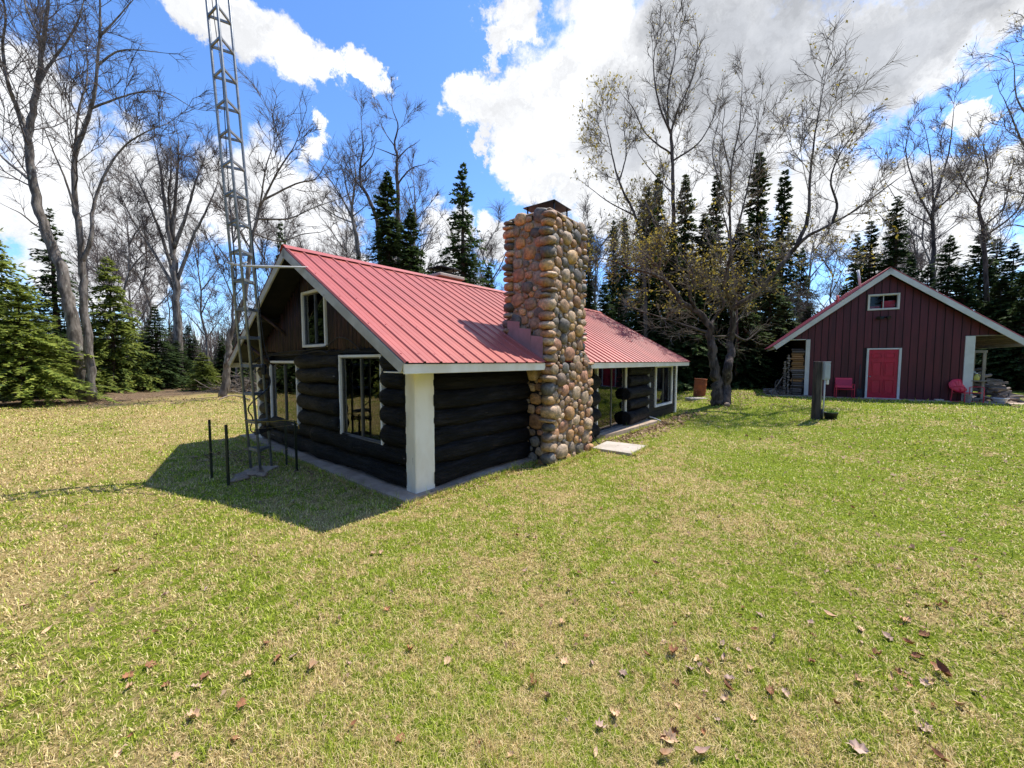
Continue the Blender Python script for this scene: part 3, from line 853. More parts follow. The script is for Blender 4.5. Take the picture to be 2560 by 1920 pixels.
def build_chimney(cab):
    S0, S1, U0, U1 = 2.70, 4.37, 2.68, 4.05      # along the wall: lower and upper stage
    TF, TFU, TB = -.53, -.51, .56                # outer face, outer face above, back
    ZS, ZT = 1.98, 4.80
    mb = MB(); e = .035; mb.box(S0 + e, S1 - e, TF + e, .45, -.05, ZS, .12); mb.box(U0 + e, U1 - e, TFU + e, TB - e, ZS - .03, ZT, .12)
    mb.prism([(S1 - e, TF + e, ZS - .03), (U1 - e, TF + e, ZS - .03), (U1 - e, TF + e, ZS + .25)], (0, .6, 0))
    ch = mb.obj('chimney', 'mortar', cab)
    sm = stone_meshes(); items = []
    # faces: (origin, across, outward, width, z0, z1, weight)
    rr = random.Random(5)
    def lay(P, a, n, w, z0, z1, vis):
        """darts of shrinking size until the face is full; a sideways-long ellipse each"""
        placed = []
        area = w * (z1 - z0)
        for r, tries in ((.15, 5), (.13, 14), (.11, 45), (.092, 150), (.076, 380), (.062, 750), (.049, 1100), (.036, 1000)):
            for _ in range(int(tries * area)):
                x, z = rr.uniform(.04, w - .04), rr.uniform(z0 + .02, z1 - .02)
                q = r * rr.uniform(.88, 1.08); asp = rr.uniform(.75, 1.5)
                if all(((x - b[0]) / 1.18) ** 2 + (z - b[1]) ** 2 > ((q + b[2]) * .97) ** 2 for b in placed): placed.append((x, z, q, asp))
        for x, z, q, asp in placed:
            items.append((Vector(P) + Vector(a) * x + Vector((0, 0, z)), Vector(a), Vector(n), q * asp * .5 + q * .62, q, q * rr.uniform(.42, .8), vis))
    # corner quoins first, stacked
    def quoins(x, y, sx, sy, z0, z1, vis):
        z = z0
        while z < z1 - .05:
            h = rr.choice([.09, .12, .15, .19, .25]) * rr.uniform(.9, 1.1); z2 = min(z + h, z1)
            c = Vector((x + sx * rr.uniform(.075, .10), y + sy * rr.uniform(.075, .10), (z + z2) / 2))
            lo = rr.random() < .5
            items.append((c, Vector((1, 0, 0)), Vector((0, -1, 0)), rr.uniform(.15, .22) if lo else rr.uniform(.125, .15), (z2 - z) * .54, rr.uniform(.12, .15) if lo else rr.uniform(.15, .20), vis))
            z = z2
    quoins(S0, TF, 1, 1, .0, ZS, 1); quoins(S1, TF, -1, 1, .0, ZS, 1)
    quoins(U0, TFU, 1, 1, ZS, ZT, 1); quoins(U1, TFU, -1, 1, ZS, ZT, 1)
    quoins(U0, TB, 1, -1, 2.3, ZT, 1); quoins(U1, TB, -1, -1, 2.3, ZT, 0)
    lay((S0 + .12, TF, 0), (1, 0, 0), (0, -1, 0), S1 - S0 - .24, 0, ZS, 1)
    lay((U0 + .12, TFU, 0), (1, 0, 0), (0, -1, 0), U1 - U0 - .24, ZS, ZT, 1)
    lay((S0, .08, 0), (0, -1, 0), (-1, 0, 0), .08 - TF - .2, 0, ZS - .15, 1)
    lay((U0, TB - .18, 0), (0, -1, 0), (-1, 0, 0), TB - TFU - .38, ZS + .12, ZT, 1)
    lay((S1, TF + .2, 0), (0, 1, 0), (1, 0, 0), .42, 0, ZS, 0)
    lay((U1, TFU + .2, 0), (0, 1, 0), (1, 0, 0), TB - TFU - .4, ZS, ZT, 0)
    lay((U1 - .2, TB, 0), (-1, 0, 0), (0, 1, 0), U1 - U0 - .4, 2.6, ZT, 0)
    items.sort(key=lambda i: (-i[6], -i[3] * i[4]))
    rest = MB()
    for k, (c, a, n, lx, lz, ln, vis) in enumerate(items):
        z = Vector((0, 0, 1)); ang = rr.uniform(-.35, .35) if abs(lx / max(lz, .01)) < 1.7 else rr.uniform(-.12, .12)
        a2 = a * math.cos(ang) + z * math.sin(ang); z2 = a2.cross(n) * -1
        me = sm[rr.randrange(12)]
        spin = rr.randrange(4)
        Mx = Matrix((a2, -n, z2)).transposed().to_4x4() @ Matrix.Diagonal((lx * 1.02, ln, lz * 1.02, 1)) @ Matrix.Rotation(spin * math.pi, 4, 'YXZ'[spin % 3])
        Mx.translation = c - n * (ln * (.42 + .25 * rr.random()) if abs(ln) < .105 else .03)
        if vis and k < 300:
            o = mk('stone', me, ch); o.matrix_local = Mx
            col = rr.choice(STONE_COL); v = rr.uniform(.75, 1.25); o.color = (col[0] * v * 1.14, col[1] * v * .99, col[2] * v * .82, 1)
        else:
            rest.add([Mx @ v.co for v in me.vertices], [tuple(p.vertices) for p in me.polygons], True)
    o = kind(rest.obj('small_stones', 'stone', ch), 'stuff'); o.color = (.33, .22, .135, 1)
    # ragged mortar top
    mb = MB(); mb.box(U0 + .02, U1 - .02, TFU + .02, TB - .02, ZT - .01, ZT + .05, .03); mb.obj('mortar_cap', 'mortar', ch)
    # tilted sheet steel cover on short legs
    mb = MB(); zc = ZT + .05
    A, B, C_, D_ = (3.02, -.37, zc + .25), (3.65, -.37, zc + .235), (3.65, .40, zc + .26), (3.02, .40, zc + .275)
    mb.prism([A, B, C_, D_], (0, 0, .012))
    cv = mb.obj('steel_cover', 'black', ch)
    for p in (A, B, C_, D_):
        x = p[0] + (.08 if p[0] < 3.5 else -.08); y = p[1] + (.06 if p[1] < 0 else -.06)
        MB().box(x - .012, x + .012, y - .012, y + .012, ZT, p[2]).obj('cover_leg', 'black', ch)
    MB().box(3.2, 3.75, -.15, .3, ZT + .03, ZT + .09, .02).obj('flue_mouth', 'black', ch)
    # stepped flashing up the near side
    q = QE - .05; i = 0
    while q > QE - 1.15:
        p, p2 = roofP(0, q, .0), roofP(0, q - .36, .0)
        if p2.y > TB: break
        mb = MB(); y0, y1 = p.y, min(p2.y, TB + .05)
        x = U0 - .075 - .008 * (i % 2)
        mb.prism([(x, y0, p.z + .02), (x, y1, p2.z + .02), (x, y1, p2.z + .30), (x, y0, p2.z + .26)], (-.006, 0, 0))
        mb.obj('flashing', 'flash', ch); q -= .32; i += 1

build_cabin()

def build_paving():
    mb = MB(); a = [(-.27, -.13), (2.72, -.12), (2.74, .2), (.3, .2), (.3, 7.3), (-.22, 7.32), (-.30, 5.0), (-.24, 3.0), (-.29, 1.4)]
    mb.prism([cab_w(s_, t_, -.05) for s_, t_ in a], (0, 0, .115)); kind(mb.obj('concrete_apron', 'concrete'), 'structure')
    mb = MB(); a = [(5.55, -.02), (5.75, -.16), (7.0, -.26), (9.0, -.36), (9.1, -.32), (9.1, .2), (5.55, .2)]
    mb.prism([cab_w(s_, t_, -.05) for s_, t_ in a], (0, 0, .155)); kind(mb.obj('door_step', 'concrete'), 'structure')
    mb = MB(); a = [(4.40, -.52), (5.28, -.44), (5.40, -1.37), (4.42, -1.40)]
    mb.prism([cab_w(s_, t_, 0) for s_, t_ in a], (0, 0, .06))
    tag(mb.obj('paving_slab', 'concrete_l'), 'flat square concrete slab lying on the lawn beside the stone chimney', 'paving slab')
    g = .36
    mb = MB(); a = [(-1.55, -.35), (-.9, -.62), (2.0, -.66), (5.4, -.70), (7.0, -.55), (7.1, 7.4), (-1.4, 7.4)]
    mb.prism([barn_w(s_, t_, .2) for s_, t_ in a], (0, 0, .20)); kind(mb.obj('barn_slab', 'concrete'), 'structure')
    for (u, v, w, d) in ((1745, 996, 1.0, .6),):
        p = gpt(u, v); mb = MB(); mb.box(p.x - w / 2, p.x + w / 2, p.y - d / 2, p.y + d / 2, p.z - .05, p.z + .05, .01)
        tag(mb.obj('paving_slab', 'concrete_l'), 'pale flat slab in the grass in front of the rusty drum', 'paving slab')
build_paving()

# ------------------------------------------------------------------ barn
BW, BZ, BRZ, BM, BOV = 5.27, 3.02, 5.90, .80, 1.36
def build_barn():
    bn = thing('red_barn', 'dark red gabled outbuilding with cherry red door facing the lawn', 'outbuilding', BO, BA)
    G = .40; hw = BW / 2; half = hw + BOV; D = 7.0
    rz = lambda x: BRZ - .22 - BM * abs(x - hw)
    # wall backing round door and window
    mb = MB()
    wall_boxes(mb, lambda p, q, b, t: mb.box(p, q, .05, .14, b, t), .0, BW, G - .1, BZ + .4, [(2.13, 3.16, G, 2.50)])
    for poly in ([(.0, BZ + .4), (2.08, BZ + .4), (2.08, rz(2.08)), (.0, rz(0))], [(3.0, BZ + .4), (BW, BZ + .4), (BW, rz(BW)), (3.0, rz(3.0))], [(2.08, BZ + .4), (3.0, BZ + .4), (3.0, 4.24), (2.08, 4.24)],
                 [(2.08, 4.80), (3.0, 4.80), (3.0, rz(3.0)), (hw, rz(hw)), (2.08, rz(2.08))]):
        mb.prism([(x, .05, z) for x, z in poly], (0, .09, 0))
    for x0, x1 in ((-.98, 0), (BW, BW + .98)):
        mb.prism([(x0, .05, BZ), (x1, .05, BZ), (x1, .05, max(rz(x1), BZ)), (x0, .05, max(rz(x0), BZ))], (0, .09, 0))
    mb.obj('front_wall', 'barn_d', bn)
    mb = MB(); mb.box(0, .1, .15, D, .3, 3.6); mb.box(BW - .1, BW, .15, D, .3, 3.6); mb.box(0.1, BW - .1, D - .1, D, .3, 3.6)
    mb.prism([(0, D - .1, 3.6), (BW, D - .1, 3.6), (hw, D - .1, rz(hw))], (0, .1, 0)); mb.obj('side_wall', 'barn_d', bn)
    # vertical boards
    pitch = .245; x = -.95
    while x < BW + .93:
        x1 = x + pitch - .028; c = (x + x1) / 2
        zb = G if 0 <= c <= BW else BZ
        def piece(b0, b1_l, b1_r):
            if min(b1_l, b1_r) - b0 < .03: return
            mb = MB(); mb.prism([(x, .05, b0), (x1, .05, b0), (x1, .05, b1_r), (x, .05, b1_l)], (0, -.022, 0)); mb.obj('board', 'barn', bn)
        tl, tr = rz(x), rz(x1)
        if 2.08 < c < 3.2 and x1 > 2.08: zb = 2.58
        if 1.99 < c < 3.06: piece(zb, 4.18, 4.18); piece(4.88, tl, tr)
        else: piece(zb, tl, tr)
        x += pitch
    MB().box(2.02, 2.11, .02, .06, G, 2.6, .004).obj('trim_board', 'trim_g', bn) if False else None
    # corner boards and beam ends
    MB().box(-.06, .10, -.02, .08, .42, BZ - .02, .006).obj('corner_board', 'trim_g', bn)
    MB().box(BW - .24, BW + .03, -.02, .08, .42, BZ - .02, .006).obj('corner_board', 'trim_g', bn)
    MB().box(-1.0, -.07, .0, .05, BZ - .04, BZ + .0, .004).obj('bay_beam', 'trim_g', bn)
    MB().box(BW + .04, BW + 1.02, .0, .05, BZ - .04, BZ, .004).obj('bay_beam', 'oldwood', bn)
    # door
    fr = MB(); fr.box(2.09, 2.16, -.01, .06, G, 2.56, .004); fr.box(3.12, 3.20, -.01, .06, G, 2.56, .004); fr.box(2.16, 3.12, -.008, .06, 2.50, 2.56, .004)
    fr.obj('door_frame', 'trim_g', bn)
    dr = MB(); dr.box(2.165, 3.115, .032, .07, G + .02, 2.495, .003)
    xs = [(2.265, 2.60), (2.68, 3.015)]; zs = [(.60, 1.22), (1.36, 1.98), (2.12, 2.36)]
    dr = dr.obj('door', 'door', bn)
    for a, b in xs:
        for z0, z1 in zs:
            mb = MB(); mb.box(a, b, .008, .033, z0, z0 + .02); mb.box(a, b, .008, .033, z1 - .02, z1); mb.box(a, a + .02, .008, .033, z0 + .02, z1 - .02); mb.box(b - .02, b, .008, .033, z0 + .02, z1 - .02)
            mb.box(a + .045, b - .045, .02, .033, z0 + .045, z1 - .045, .008); mb.obj('door_panel', 'door', dr)
    mb = MB(); mb.lathe([(0, 0), (.028, .005), (.032, .025), (.02, .045), (.012, .05), (.012, .07), (.03, .075), (.03, .08)], 12)
    o = mb.obj('door_knob', 'galv', dr); o.rotation_euler = (R(90), 0, 0) ; o.location = (2.225, -.042, 1.33); o.rotation_euler = (R(-90), 0, 0)
    MB().box(2.08, 3.21, -.03, .06, G - .03, G + .015, .005).obj('threshold', 'trim_g', bn)
    # window with red things behind it
    w = window(bn, (2.03, .02, 4.19), (1, 0, 0), (0, -1, 0), 1.02, .68, .06, 2, sash='trim_g', trimmat='trim_g', glz='glass_c')
    MB().box(2.58, 2.98, .25, .5, 4.26, 4.60, .02).obj('red_box', 'redmetal', w)
    MB().box(2.1, 2.5, .3, .6, 4.26, 4.40, .02).obj('red_box', 'door', w)
    # twin flood light
    fl = MB().box(2.46, 2.60, -.01, .03, 3.80, 3.92, .01).obj('flood_light', 'plastic_b', bn)
    for sx in (-1, 1):
        mb = MB(); c = Vector((2.53 + sx * .13, -.10, 3.86)); d = Vector((sx * .5, -.8, -.25)).normalized()
        mb.tube([Vector((2.53 + sx * .05, -.015, 3.86)), c - d * .02], .018, 6)
        mb.tube([c - d * .06, c, c + d * .09], [.035, .06, .075], 12); mb.obj('lamp_head', 'black', fl)
    # roof
    th = math.atan(BM); ct, st = math.cos(th), math.sin(th); QL = half / ct; Y0, Y1 = -.30, D + .4
    def P(y, q, h, side): return Vector((hw + side * (q * ct + h * st), y, BRZ - q * st + h * ct))
    rf = MB()
    for side in (-1, 1):
        vs_ = [P(y, q, h, side) for y in (Y0 + .03, Y1) for q in (.01, QL - .02) for h in (-.015, -.06)]
        rf.add(vs_, [(0, 1, 3, 2), (4, 6, 7, 5), (0, 4, 5, 1), (2, 3, 7, 6), (0, 2, 6, 4), (1, 5, 7, 3)])
    rf = rf.obj('roof', 'soffit', bn)
    for side in (-1, 1):
        y = Y0 - .02
        while y < Y1:
            y2 = min(y + .9, Y1 + .02)
            ribbed(y, y2, [y + .04 + .3 * j for j in range(3) if y + .04 + .3 * j < y2 - .03], 0, QL + .05, side, P=lambda s_, q, h, sd: P(s_, q, h, sd)).obj('roof_panel', 'roof_s', rf)
            y += .9
        # boards under the overhang
        q = QL - .14
        while q > QL - 2.3:
            a, b = P(Y0 + .06, q, -.075, side), P(Y1 - .3, q, -.075, side)
            MB().bar(a, b, .115, .02, P(0, 0, 1, side) - P(0, 0, 0, side)).obj('soffit_board', 'soffit', rf); q -= .13
    mb = MB(); pr = [P(0, .15, .03, -1), P(0, 0, .045, -1), P(0, .15, .03, 1)]
    mb.add([Vector((p.x, y, p.z)) for y in (Y0 - .03, Y1) for p in pr], [(0, 1, 4, 3), (1, 2, 5, 4)]); mb.obj('ridge_cap', 'roof_s', rf)
    for side in (-1, 1):
        a, b = P(Y0, -.0, -.115, side), P(Y0, QL - .02, -.115, side)
        MB().bar(a, b, .034, .20, P(0, 0, 1, side) - P(0, 0, 0, side), .004).obj('rake_board', 'trim_g', bn)
        a, b = P(Y0 + .03, QL, -.10, side), P(Y1, QL, -.10, side)
        MB().bar(a, b, .03, .13, (0, 0, 1), .004).obj('fascia_board', 'trim_g', bn)
    # leaning pipe and vent above the left slope
    MB().tube([P(.9, .95, -.1, -1), P(.9, .95, -.1, -1) + Vector((-.12, 0, .9))], .05, 10).obj('roof_pipe', 'conduit', bn)
    MB().tube([P(1.2, 1.9, -.1, -1), P(1.2, 1.9, -.1, -1) + Vector((0, 0, .45))], .055, 10).obj('roof_vent', 'roof_s', bn)
    # bay posts further back
    for x in (BW + 1.15,):
        for y in (3.5, 6.8): MB().box(x - .06, x + .06, y - .06, y + .06, .38, 2.8, .008).obj('bay_post', 'oldwood', bn)
build_barn()

# ------------------------------------------------------------------ trees
def segs_mesh(name, P0, P1, R0, R1, n, m):
    """many tapered n-sided sticks as one mesh"""
    P0, P1, R0, R1 = (np.asarray(a, float) for a in (P0, P1, R0, R1))
    D = P1 - P0; D /= np.maximum(np.linalg.norm(D, axis=1, keepdims=True), 1e-6)
    ref = np.where(np.abs(D[:, 2:3]) > .9, np.array([[1., 0, 0]]), np.array([[0, 0, 1.]]))
    U = np.cross(D, ref); U /= np.linalg.norm(U, axis=1, keepdims=True); W = np.cross(D, U)
    k = len(P0); V = np.zeros((k, 2 * n, 3))
    for i in range(n):
        a = 2 * math.pi * i / n; o = U * math.cos(a) + W * math.sin(a)
        V[:, i] = P0 + o * R0[:, None]; V[:, n + i] = P1 + o * R1[:, None]
    b = (np.arange(k) * 2 * n)[:, None]
    F = np.concatenate([b + np.array([[i, (i + 1) % n, n + (i + 1) % n, n + i]]) for i in range(n)])
    return np_mesh(name, V.reshape(-1, 3), F, m, smooth=True)

def grow(limbs, seed, rmin=.012, dens=1.0, spread=.75, up=.12, l1=.34, levels=3, tw=3.0, twl=(.35, .9), f0=.3, bark='bark', twig='twig', buds=0, maxL=4.5, budsize=.09, droop=0., budz=None):
    """limbs: list of (points, r0, r1, first fraction that bears branches). Returns trunk mesh, crown mesh, bud mesh"""
    rr = random.Random(seed); nr = np.random.default_rng(seed)
    tb = MB(); S0 = []; S1 = []; A = []; B = []; LV = []
    def sprout(p, d, L, r, lv):
        n = max(2, min(6, int(L / .45) + 1)); st = L / n; rc = r
        for i in range(n):
            d = (d + Vector((rr.gauss(0, .12), rr.gauss(0, .12), rr.gauss(0, .10) + up - droop * lv * .1))).normalized()
            q = p + d * st; rn = max(r * (1 - (i + 1) / n * .8), rmin)
            S0.append(p); S1.append(q); A.append(rc); B.append(rn); LV.append(lv)
            p = q; rc = rn
            if lv < levels and L > .5:
                for _ in range(1):
                    if rr.random() < (.9 if lv == 1 else .6):
                        e = Vector((rr.gauss(0, 1), rr.gauss(0, 1), rr.gauss(0, .8)))
                        e = (e - d * e.dot(d)).normalized()
                        k = rr.uniform(.45, .95)
                        sprout(p, (d * .85 + e * k).normalized(), L * rr.uniform(.38, .62) * (1 - .35 * i / n), max(rn * .7, rmin), lv + 1)
    for pts, r0, r1, fs in limbs:
        C = bezier(pts, 5); m = len(C); r = [r0 + (r1 - r0) * (i / (m - 1)) ** .8 for i in range(m)]
        for i, c in enumerate(C): C[i] = c + Vector((rr.gauss(0, 1), rr.gauss(0, 1), 0)) * (min(r[i] * .18, .05))
        tb.tube(C, r, 9 if r0 > .1 else 6, True, True, .16 if r0 > .12 else .05)
        tot = sum((C[i + 1] - C[i]).length for i in range(m - 1)); acc = 0.
        for i in range(m - 1):
            sg = (C[i + 1] - C[i]); acc += sg.length; fr = acc / tot
            if fr < fs: continue
            cnt = sg.length * dens * (.55 + .5 * fr)
            for _ in range(int(cnt) + (rr.random() < cnt % 1)):
                p = C[i] + sg * rr.random(); t = sg.normalized()
                e = Vector((rr.gauss(0, 1), rr.gauss(0, 1), rr.gauss(0, .5))); e = (e - t * e.dot(t)).normalized()
                L = min(maxL * 1.25, tot * l1 * 1.2) * rr.uniform(.4, 1.1) * (1.12 - .55 * fr)
                sprout(p, (t * .7 + e * spread * rr.uniform(.7, 1.4)).normalized(), L, max(min(r[i] * .36, .010 + .007 * L), rmin * 1.15), 1)
        sprout(C[-1], (C[-1] - C[-2]).normalized(), min(maxL, tot * l1) * .6, r1, 1)
    P0 = np.array([tuple(v) for v in S0]); P1 = np.array([tuple(v) for v in S1]); A = np.array(A); B = np.array(B); LV = np.array(LV)
    # fine twigs, spread along the last branch orders
    base = np.where(LV >= 2)[0]; seln = nr.poisson(tw * 1.45, len(base)); src = np.repeat(base, seln); k = len(src)
    u = nr.random((k, 1)); t0 = P0[src] * (1 - u) + P1[src] * u
    D = P1[src] - P0[src]; D /= np.linalg.norm(D, axis=1, keepdims=True)
    E = nr.normal(size=(k, 3)); E -= D * (E * D).sum(1, keepdims=True); E /= np.linalg.norm(E, axis=1, keepdims=True)
    T = D * .8 + E * nr.uniform(.4, 1.1, (k, 1)); T[:, 2] += up * 1.2 - droop; T /= np.linalg.norm(T, axis=1, keepdims=True)
    ln = nr.uniform(*twl, (k, 1)); t1 = t0 + T * ln * .55
    T2 = T + nr.normal(size=(k, 3)) * .28; T2 /= np.linalg.norm(T2, axis=1, keepdims=True); t2 = t1 + T2 * ln * .45
    P0 = np.concatenate([P0, t0, t1]); P1 = np.concatenate([P1, t1, t2])
    A = np.concatenate([A, np.full(k, rmin * .5), np.full(k, rmin * .42)]); B = np.concatenate([B, np.full(k, rmin * .42), np.full(k, rmin * .22)])
    trunk = tb.mesh('trunk', bark); crown = segs_mesh('crown', P0, P1, A, B, 3, twig)
    bud = None
    if buds:
        sel = nr.random(k) < buds
        if budz is not None: sel &= (nr.random(k) < np.clip((t2[:, 2] - budz[0]) / 1.2, 0, 1) * np.clip((budz[1] + 2.5 - t2[:, 2]) / 2.5, .12, 1))
        c = np.repeat(t2[sel], 2, 0) + nr.normal(size=(sel.sum() * 2, 3)) * .06; j = len(c)
        a = nr.normal(size=(j, 3)); a /= np.linalg.norm(a, axis=1, keepdims=True); b = np.cross(a, nr.normal(size=(j, 3))); b /= np.linalg.norm(b, axis=1, keepdims=True)
        sz = nr.uniform(.5, 1, (j, 1)) * budsize
        V = np.stack([c - a * sz, c + b * sz * .5, c + a * sz, c - b * sz * .5], 1).reshape(-1, 3)
        F = (np.arange(j) * 4)[:, None] + np.array([[0, 1, 2, 3]])
        bud = np_mesh('young_leaves', V, F, 'bud', {'rnd': np.repeat(nr.random(j), 4)})
    return trunk, crown, bud

def plant(name, label, cat, meshes, names, loc=(0, 0, 0), rz=0., scale=(1, 1, 1), group=None):
    t = thing(name, label, cat, loc, rz, group); t.scale = scale
    for nm, me in zip(names, meshes):
        if me is not None: mk(nm, me, t)
    return t

def local(pts, y, base, jit=0., seed=0):
    """view-traced limb at distance y, relative to the tree base"""
    rr = random.Random(seed); out = []; dy = 0.
    for i, (u, v) in enumerate(pts):
        if i: dy += rr.uniform(-jit, jit)
        out.append(px(u, v, y=y + dy) - base)
    return out

def hero(name, label, y, base_uv, limbs, conv, seed, **kw):
    """limbs in some zoomed view; conv turns them into 2212-wide view coordinates"""
    gb = gpt(base_uv[0] * 1.1573, base_uv[1] * 1.1573) if y is None else px(*base_uv, y=y)
    if y is None: y = gb.y
    gb = Vector((gb.x, y, gz(gb.x, y) - .05)); L = []; th = kw.pop('thin', .6)
    for i, (pts, r0, r1, fs) in enumerate(limbs):
        q = local([conv(*p) for p in pts], y, gb, kw.get('jit', .5) if i else .08, seed + i)
        if i > 0 and kw.get('par', {}).get(i) is not None: pass
        L.append((q, r0 * th, max(r1 * th, kw.get('rmin', .012) * 1.2), fs))
    kw.pop('jit', None); kw.pop('par', None)
    # limbs start where their parent is in depth: snap the first point to the nearest earlier limb
    for i in range(1, len(L)):
        if L[i][1] > .19: continue
        st = L[i][0][0]; best = None
        for j in range(i):
            for c in bezier(L[j][0], 8):
                dd = abs(c.x - st.x) + abs(c.z - st.z)
                if best is None or dd < best[0]: best = (dd, c)
        if best[0] < 1.2:
            dy = best[1].y - st.y
            for p in L[i][0]: p.y += dy
            L[i][0][0] = best[1].copy()
    tm = grow(L, seed, **kw)
    return plant(name, label, 'tree', tm, ('trunk', 'crown', 'young_leaves'), gb)

c4 = lambda x, y: (x * .5625, y * .5625)
c5 = lambda x, y: ((1400 + .6147 * x) / 1.1573, (40 + .6147 * y) / 1.1573)
z3 = lambda x, y: ((1560 + .2894 * x) / 1.1573, (560 + .2894 * y) / 1.1573)
z5 = lambda x, y: ((760 + .3014 * x) / 1.1573, (240 + .3014 * y) / 1.1573)
dd = lambda x, y: (x, y)
c6 = lambda x, y: (415 + x * .3645, y * .3645)

def build_trees():
    hero('maple_tree', 'tall bare grey maple leaning left, larger of the twin at the left edge', None, (186, 866), [
        ([(332, 1540), (300, 1350), (265, 1180), (225, 1020), (175, 885), (130, 720), (112, 560), (130, 400), (152, 270), (170, 130), (185, 0), (200, -150)], .42, .05, .45),
        ([(108, 520), (90, 470), (50, 380), (25, 300), (10, 180), (20, 60), (0, -80)], .17, .03, .2),
        ([(120, 710), (80, 660), (30, 620), (-20, 570), (-80, 500)], .11, .03, .2),
        ([(140, 330), (190, 240), (250, 160), (300, 60), (330, -60)], .10, .025, .2),
        ([(165, 170), (120, 90), (90, 0), (70, -120)], .09, .025, .1),
        ([(180, 890), (130, 860), (80, 820), (40, 800)], .07, .02, .3)], c4, 21, thin=.74, dens=1.25, rmin=.013, tw=2.4, maxL=4.2)
    hero('maple_tree', 'straight bare grey maple on the right of the twin at the left edge', None, (201, 868), [
        ([(358, 1545), (345, 1350), (325, 1200), (315, 1050), (305, 900), (285, 760), (290, 600), (330, 480), (365, 350), (375, 220), (385, 90), (380, -100)], .30, .045, .45),
        ([(288, 620), (280, 500), (300, 380), (325, 300), (320, 180)], .10, .025, .2),
        ([(312, 1010), (345, 900), (350, 800), (400, 660), (470, 560), (560, 500), (640, 470)], .15, .025, .3),
        ([(360, 410), (430, 370), (520, 345), (620, 345), (720, 400)], .09, .02, .2),
        ([(372, 240), (430, 190), (500, 180), (600, 190)], .08, .02, .2),
        ([(380, 130), (430, 60), (500, -20)], .08, .02, .2),
        ([(300, 830), (250, 700), (200, 580), (160, 480)], .08, .02, .25)], c4, 33, thin=.66, dens=1.25, rmin=.013, tw=2.4, maxL=4.2)
    hero('maple_tree', 'bare vase-shaped maple standing between the twin maples and the steel tower', None, (388, 832), [
        ([(690, 1480), (685, 1300), (675, 1120), (668, 1000), (660, 900)], .50, .20, .9),
        ([(672, 1080), (620, 900), (560, 750), (510, 650)], .20, .04, .25), ([(668, 1000), (640, 800), (620, 650), (600, 560)], .22, .04, .25),
        ([(665, 930), (675, 800), (685, 650), (690, 545)], .24, .04, .25), ([(668, 960), (720, 820), (755, 700), (790, 610)], .20, .04, .25),
        ([(678, 1110), (740, 920), (800, 800), (840, 700)], .20, .04, .25), ([(675, 1120), (600, 980), (520, 860), (470, 760)], .17, .04, .25),
        ([(660, 900), (650, 760), (660, 640), (655, 550)], .15, .04, .2)], c4, 41, thin=.78, dens=1.1, rmin=.017, tw=2.6, twl=(.5, 1.2), maxL=4.0, up=.16)
    hero('leaning_tree', 'crooked grey tree rising behind the steel tower beside the brush pile', None, (481, 858), [
        ([(481, 858), (488, 823), (490, 789), (494, 760), (497, 730), (515, 680), (533, 622), (541, 545), (546, 510), (561, 452), (575, 419), (604, 364), (634, 321)], .36, .05, .55),
        ([(556, 475), (619, 470), (670, 448), (720, 430)], .10, .025, .2), ([(572, 428), (634, 394), (677, 383), (700, 350)], .10, .025, .2), ([(562, 448), (568, 365), (586, 310)], .09, .025, .2),
        ([(548, 505), (600, 520), (650, 505), (690, 500)], .08, .02, .3), ([(542, 540), (500, 470), (480, 420)], .07, .02, .3)], dd, 52, dens=1.1, rmin=.015, tw=2.4, maxL=3.6)
    hero('bare_tree', 'bare dark tree leaning left behind the tall fir over the roof', 29, (790, 800), [
        ([(640, 1900), (630, 1400), (610, 1050), (540, 860), (470, 720), (470, 560), (490, 420), (480, 300)], .34, .05, .5),
        ([(500, 780), (420, 690), (380, 560), (390, 420)], .12, .03, .2), ([(472, 600), (560, 500), (590, 400)], .10, .03, .2)], z5, 61, bark='bark_d', dens=1.1, rmin=.017, tw=2.4, maxL=3.6, twig='twig')
    hero('bare_tree', 'pale trunked bare tree with forked crown above the left half of roof', 30, (790, 800), [
        ([(460, 2000), (455, 1380), (430, 1150), (400, 1000), (405, 850), (430, 700), (420, 560)], .36, .06, .5),
        ([(405, 1010), (340, 900), (270, 780), (200, 680), (120, 610)], .16, .03, .2), ([(402, 930), (350, 760), (320, 620), (290, 540)], .14, .03, .2),
        ([(400, 1060), (280, 1000), (150, 920), (80, 850)], .10, .03, .2), ([(410, 1000), (470, 940), (540, 880)], .09, .03, .2)], z5, 62, dens=1.1, rmin=.017, tw=2.4, maxL=3.4)
    hero('bare_tree', 'tall bare tree whose crown rises above the pointed fir', 31, (850, 800), [
        ([(800, 2000), (780, 1200), (775, 770), (770, 600), (775, 500), (750, 400), (780, 250), (740, 130)], .34, .05, .55),
        ([(778, 520), (850, 440), (930, 390)], .10, .03, .15), ([(776, 740), (880, 610), (1000, 570)], .13, .03, .2), ([(772, 500), (680, 460), (600, 430)], .09, .03, .3),
        ([(757, 410), (690, 330), (640, 230)], .08, .03, .2)], z5, 63, bark='bark_d', dens=1.1, rmin=.017, tw=2.2, maxL=3.2)
    hero('bare_tree', 'slender bare tree right of the pointed fir above the roof', 33, (930, 800), [
        ([(900, 2000), (910, 1200), (920, 1000), (920, 850), (910, 700)], .24, .04, .45), ([(918, 1050), (1000, 950), (1080, 850)], .09, .03, .2), ([(920, 950), (880, 800), (850, 700)], .09, .03, .2),
        ([(915, 1250), (1000, 1230), (1110, 1170)], .08, .03, .2)], z5, 64, dens=1.1, rmin=.017, tw=2.4, maxL=3.2)
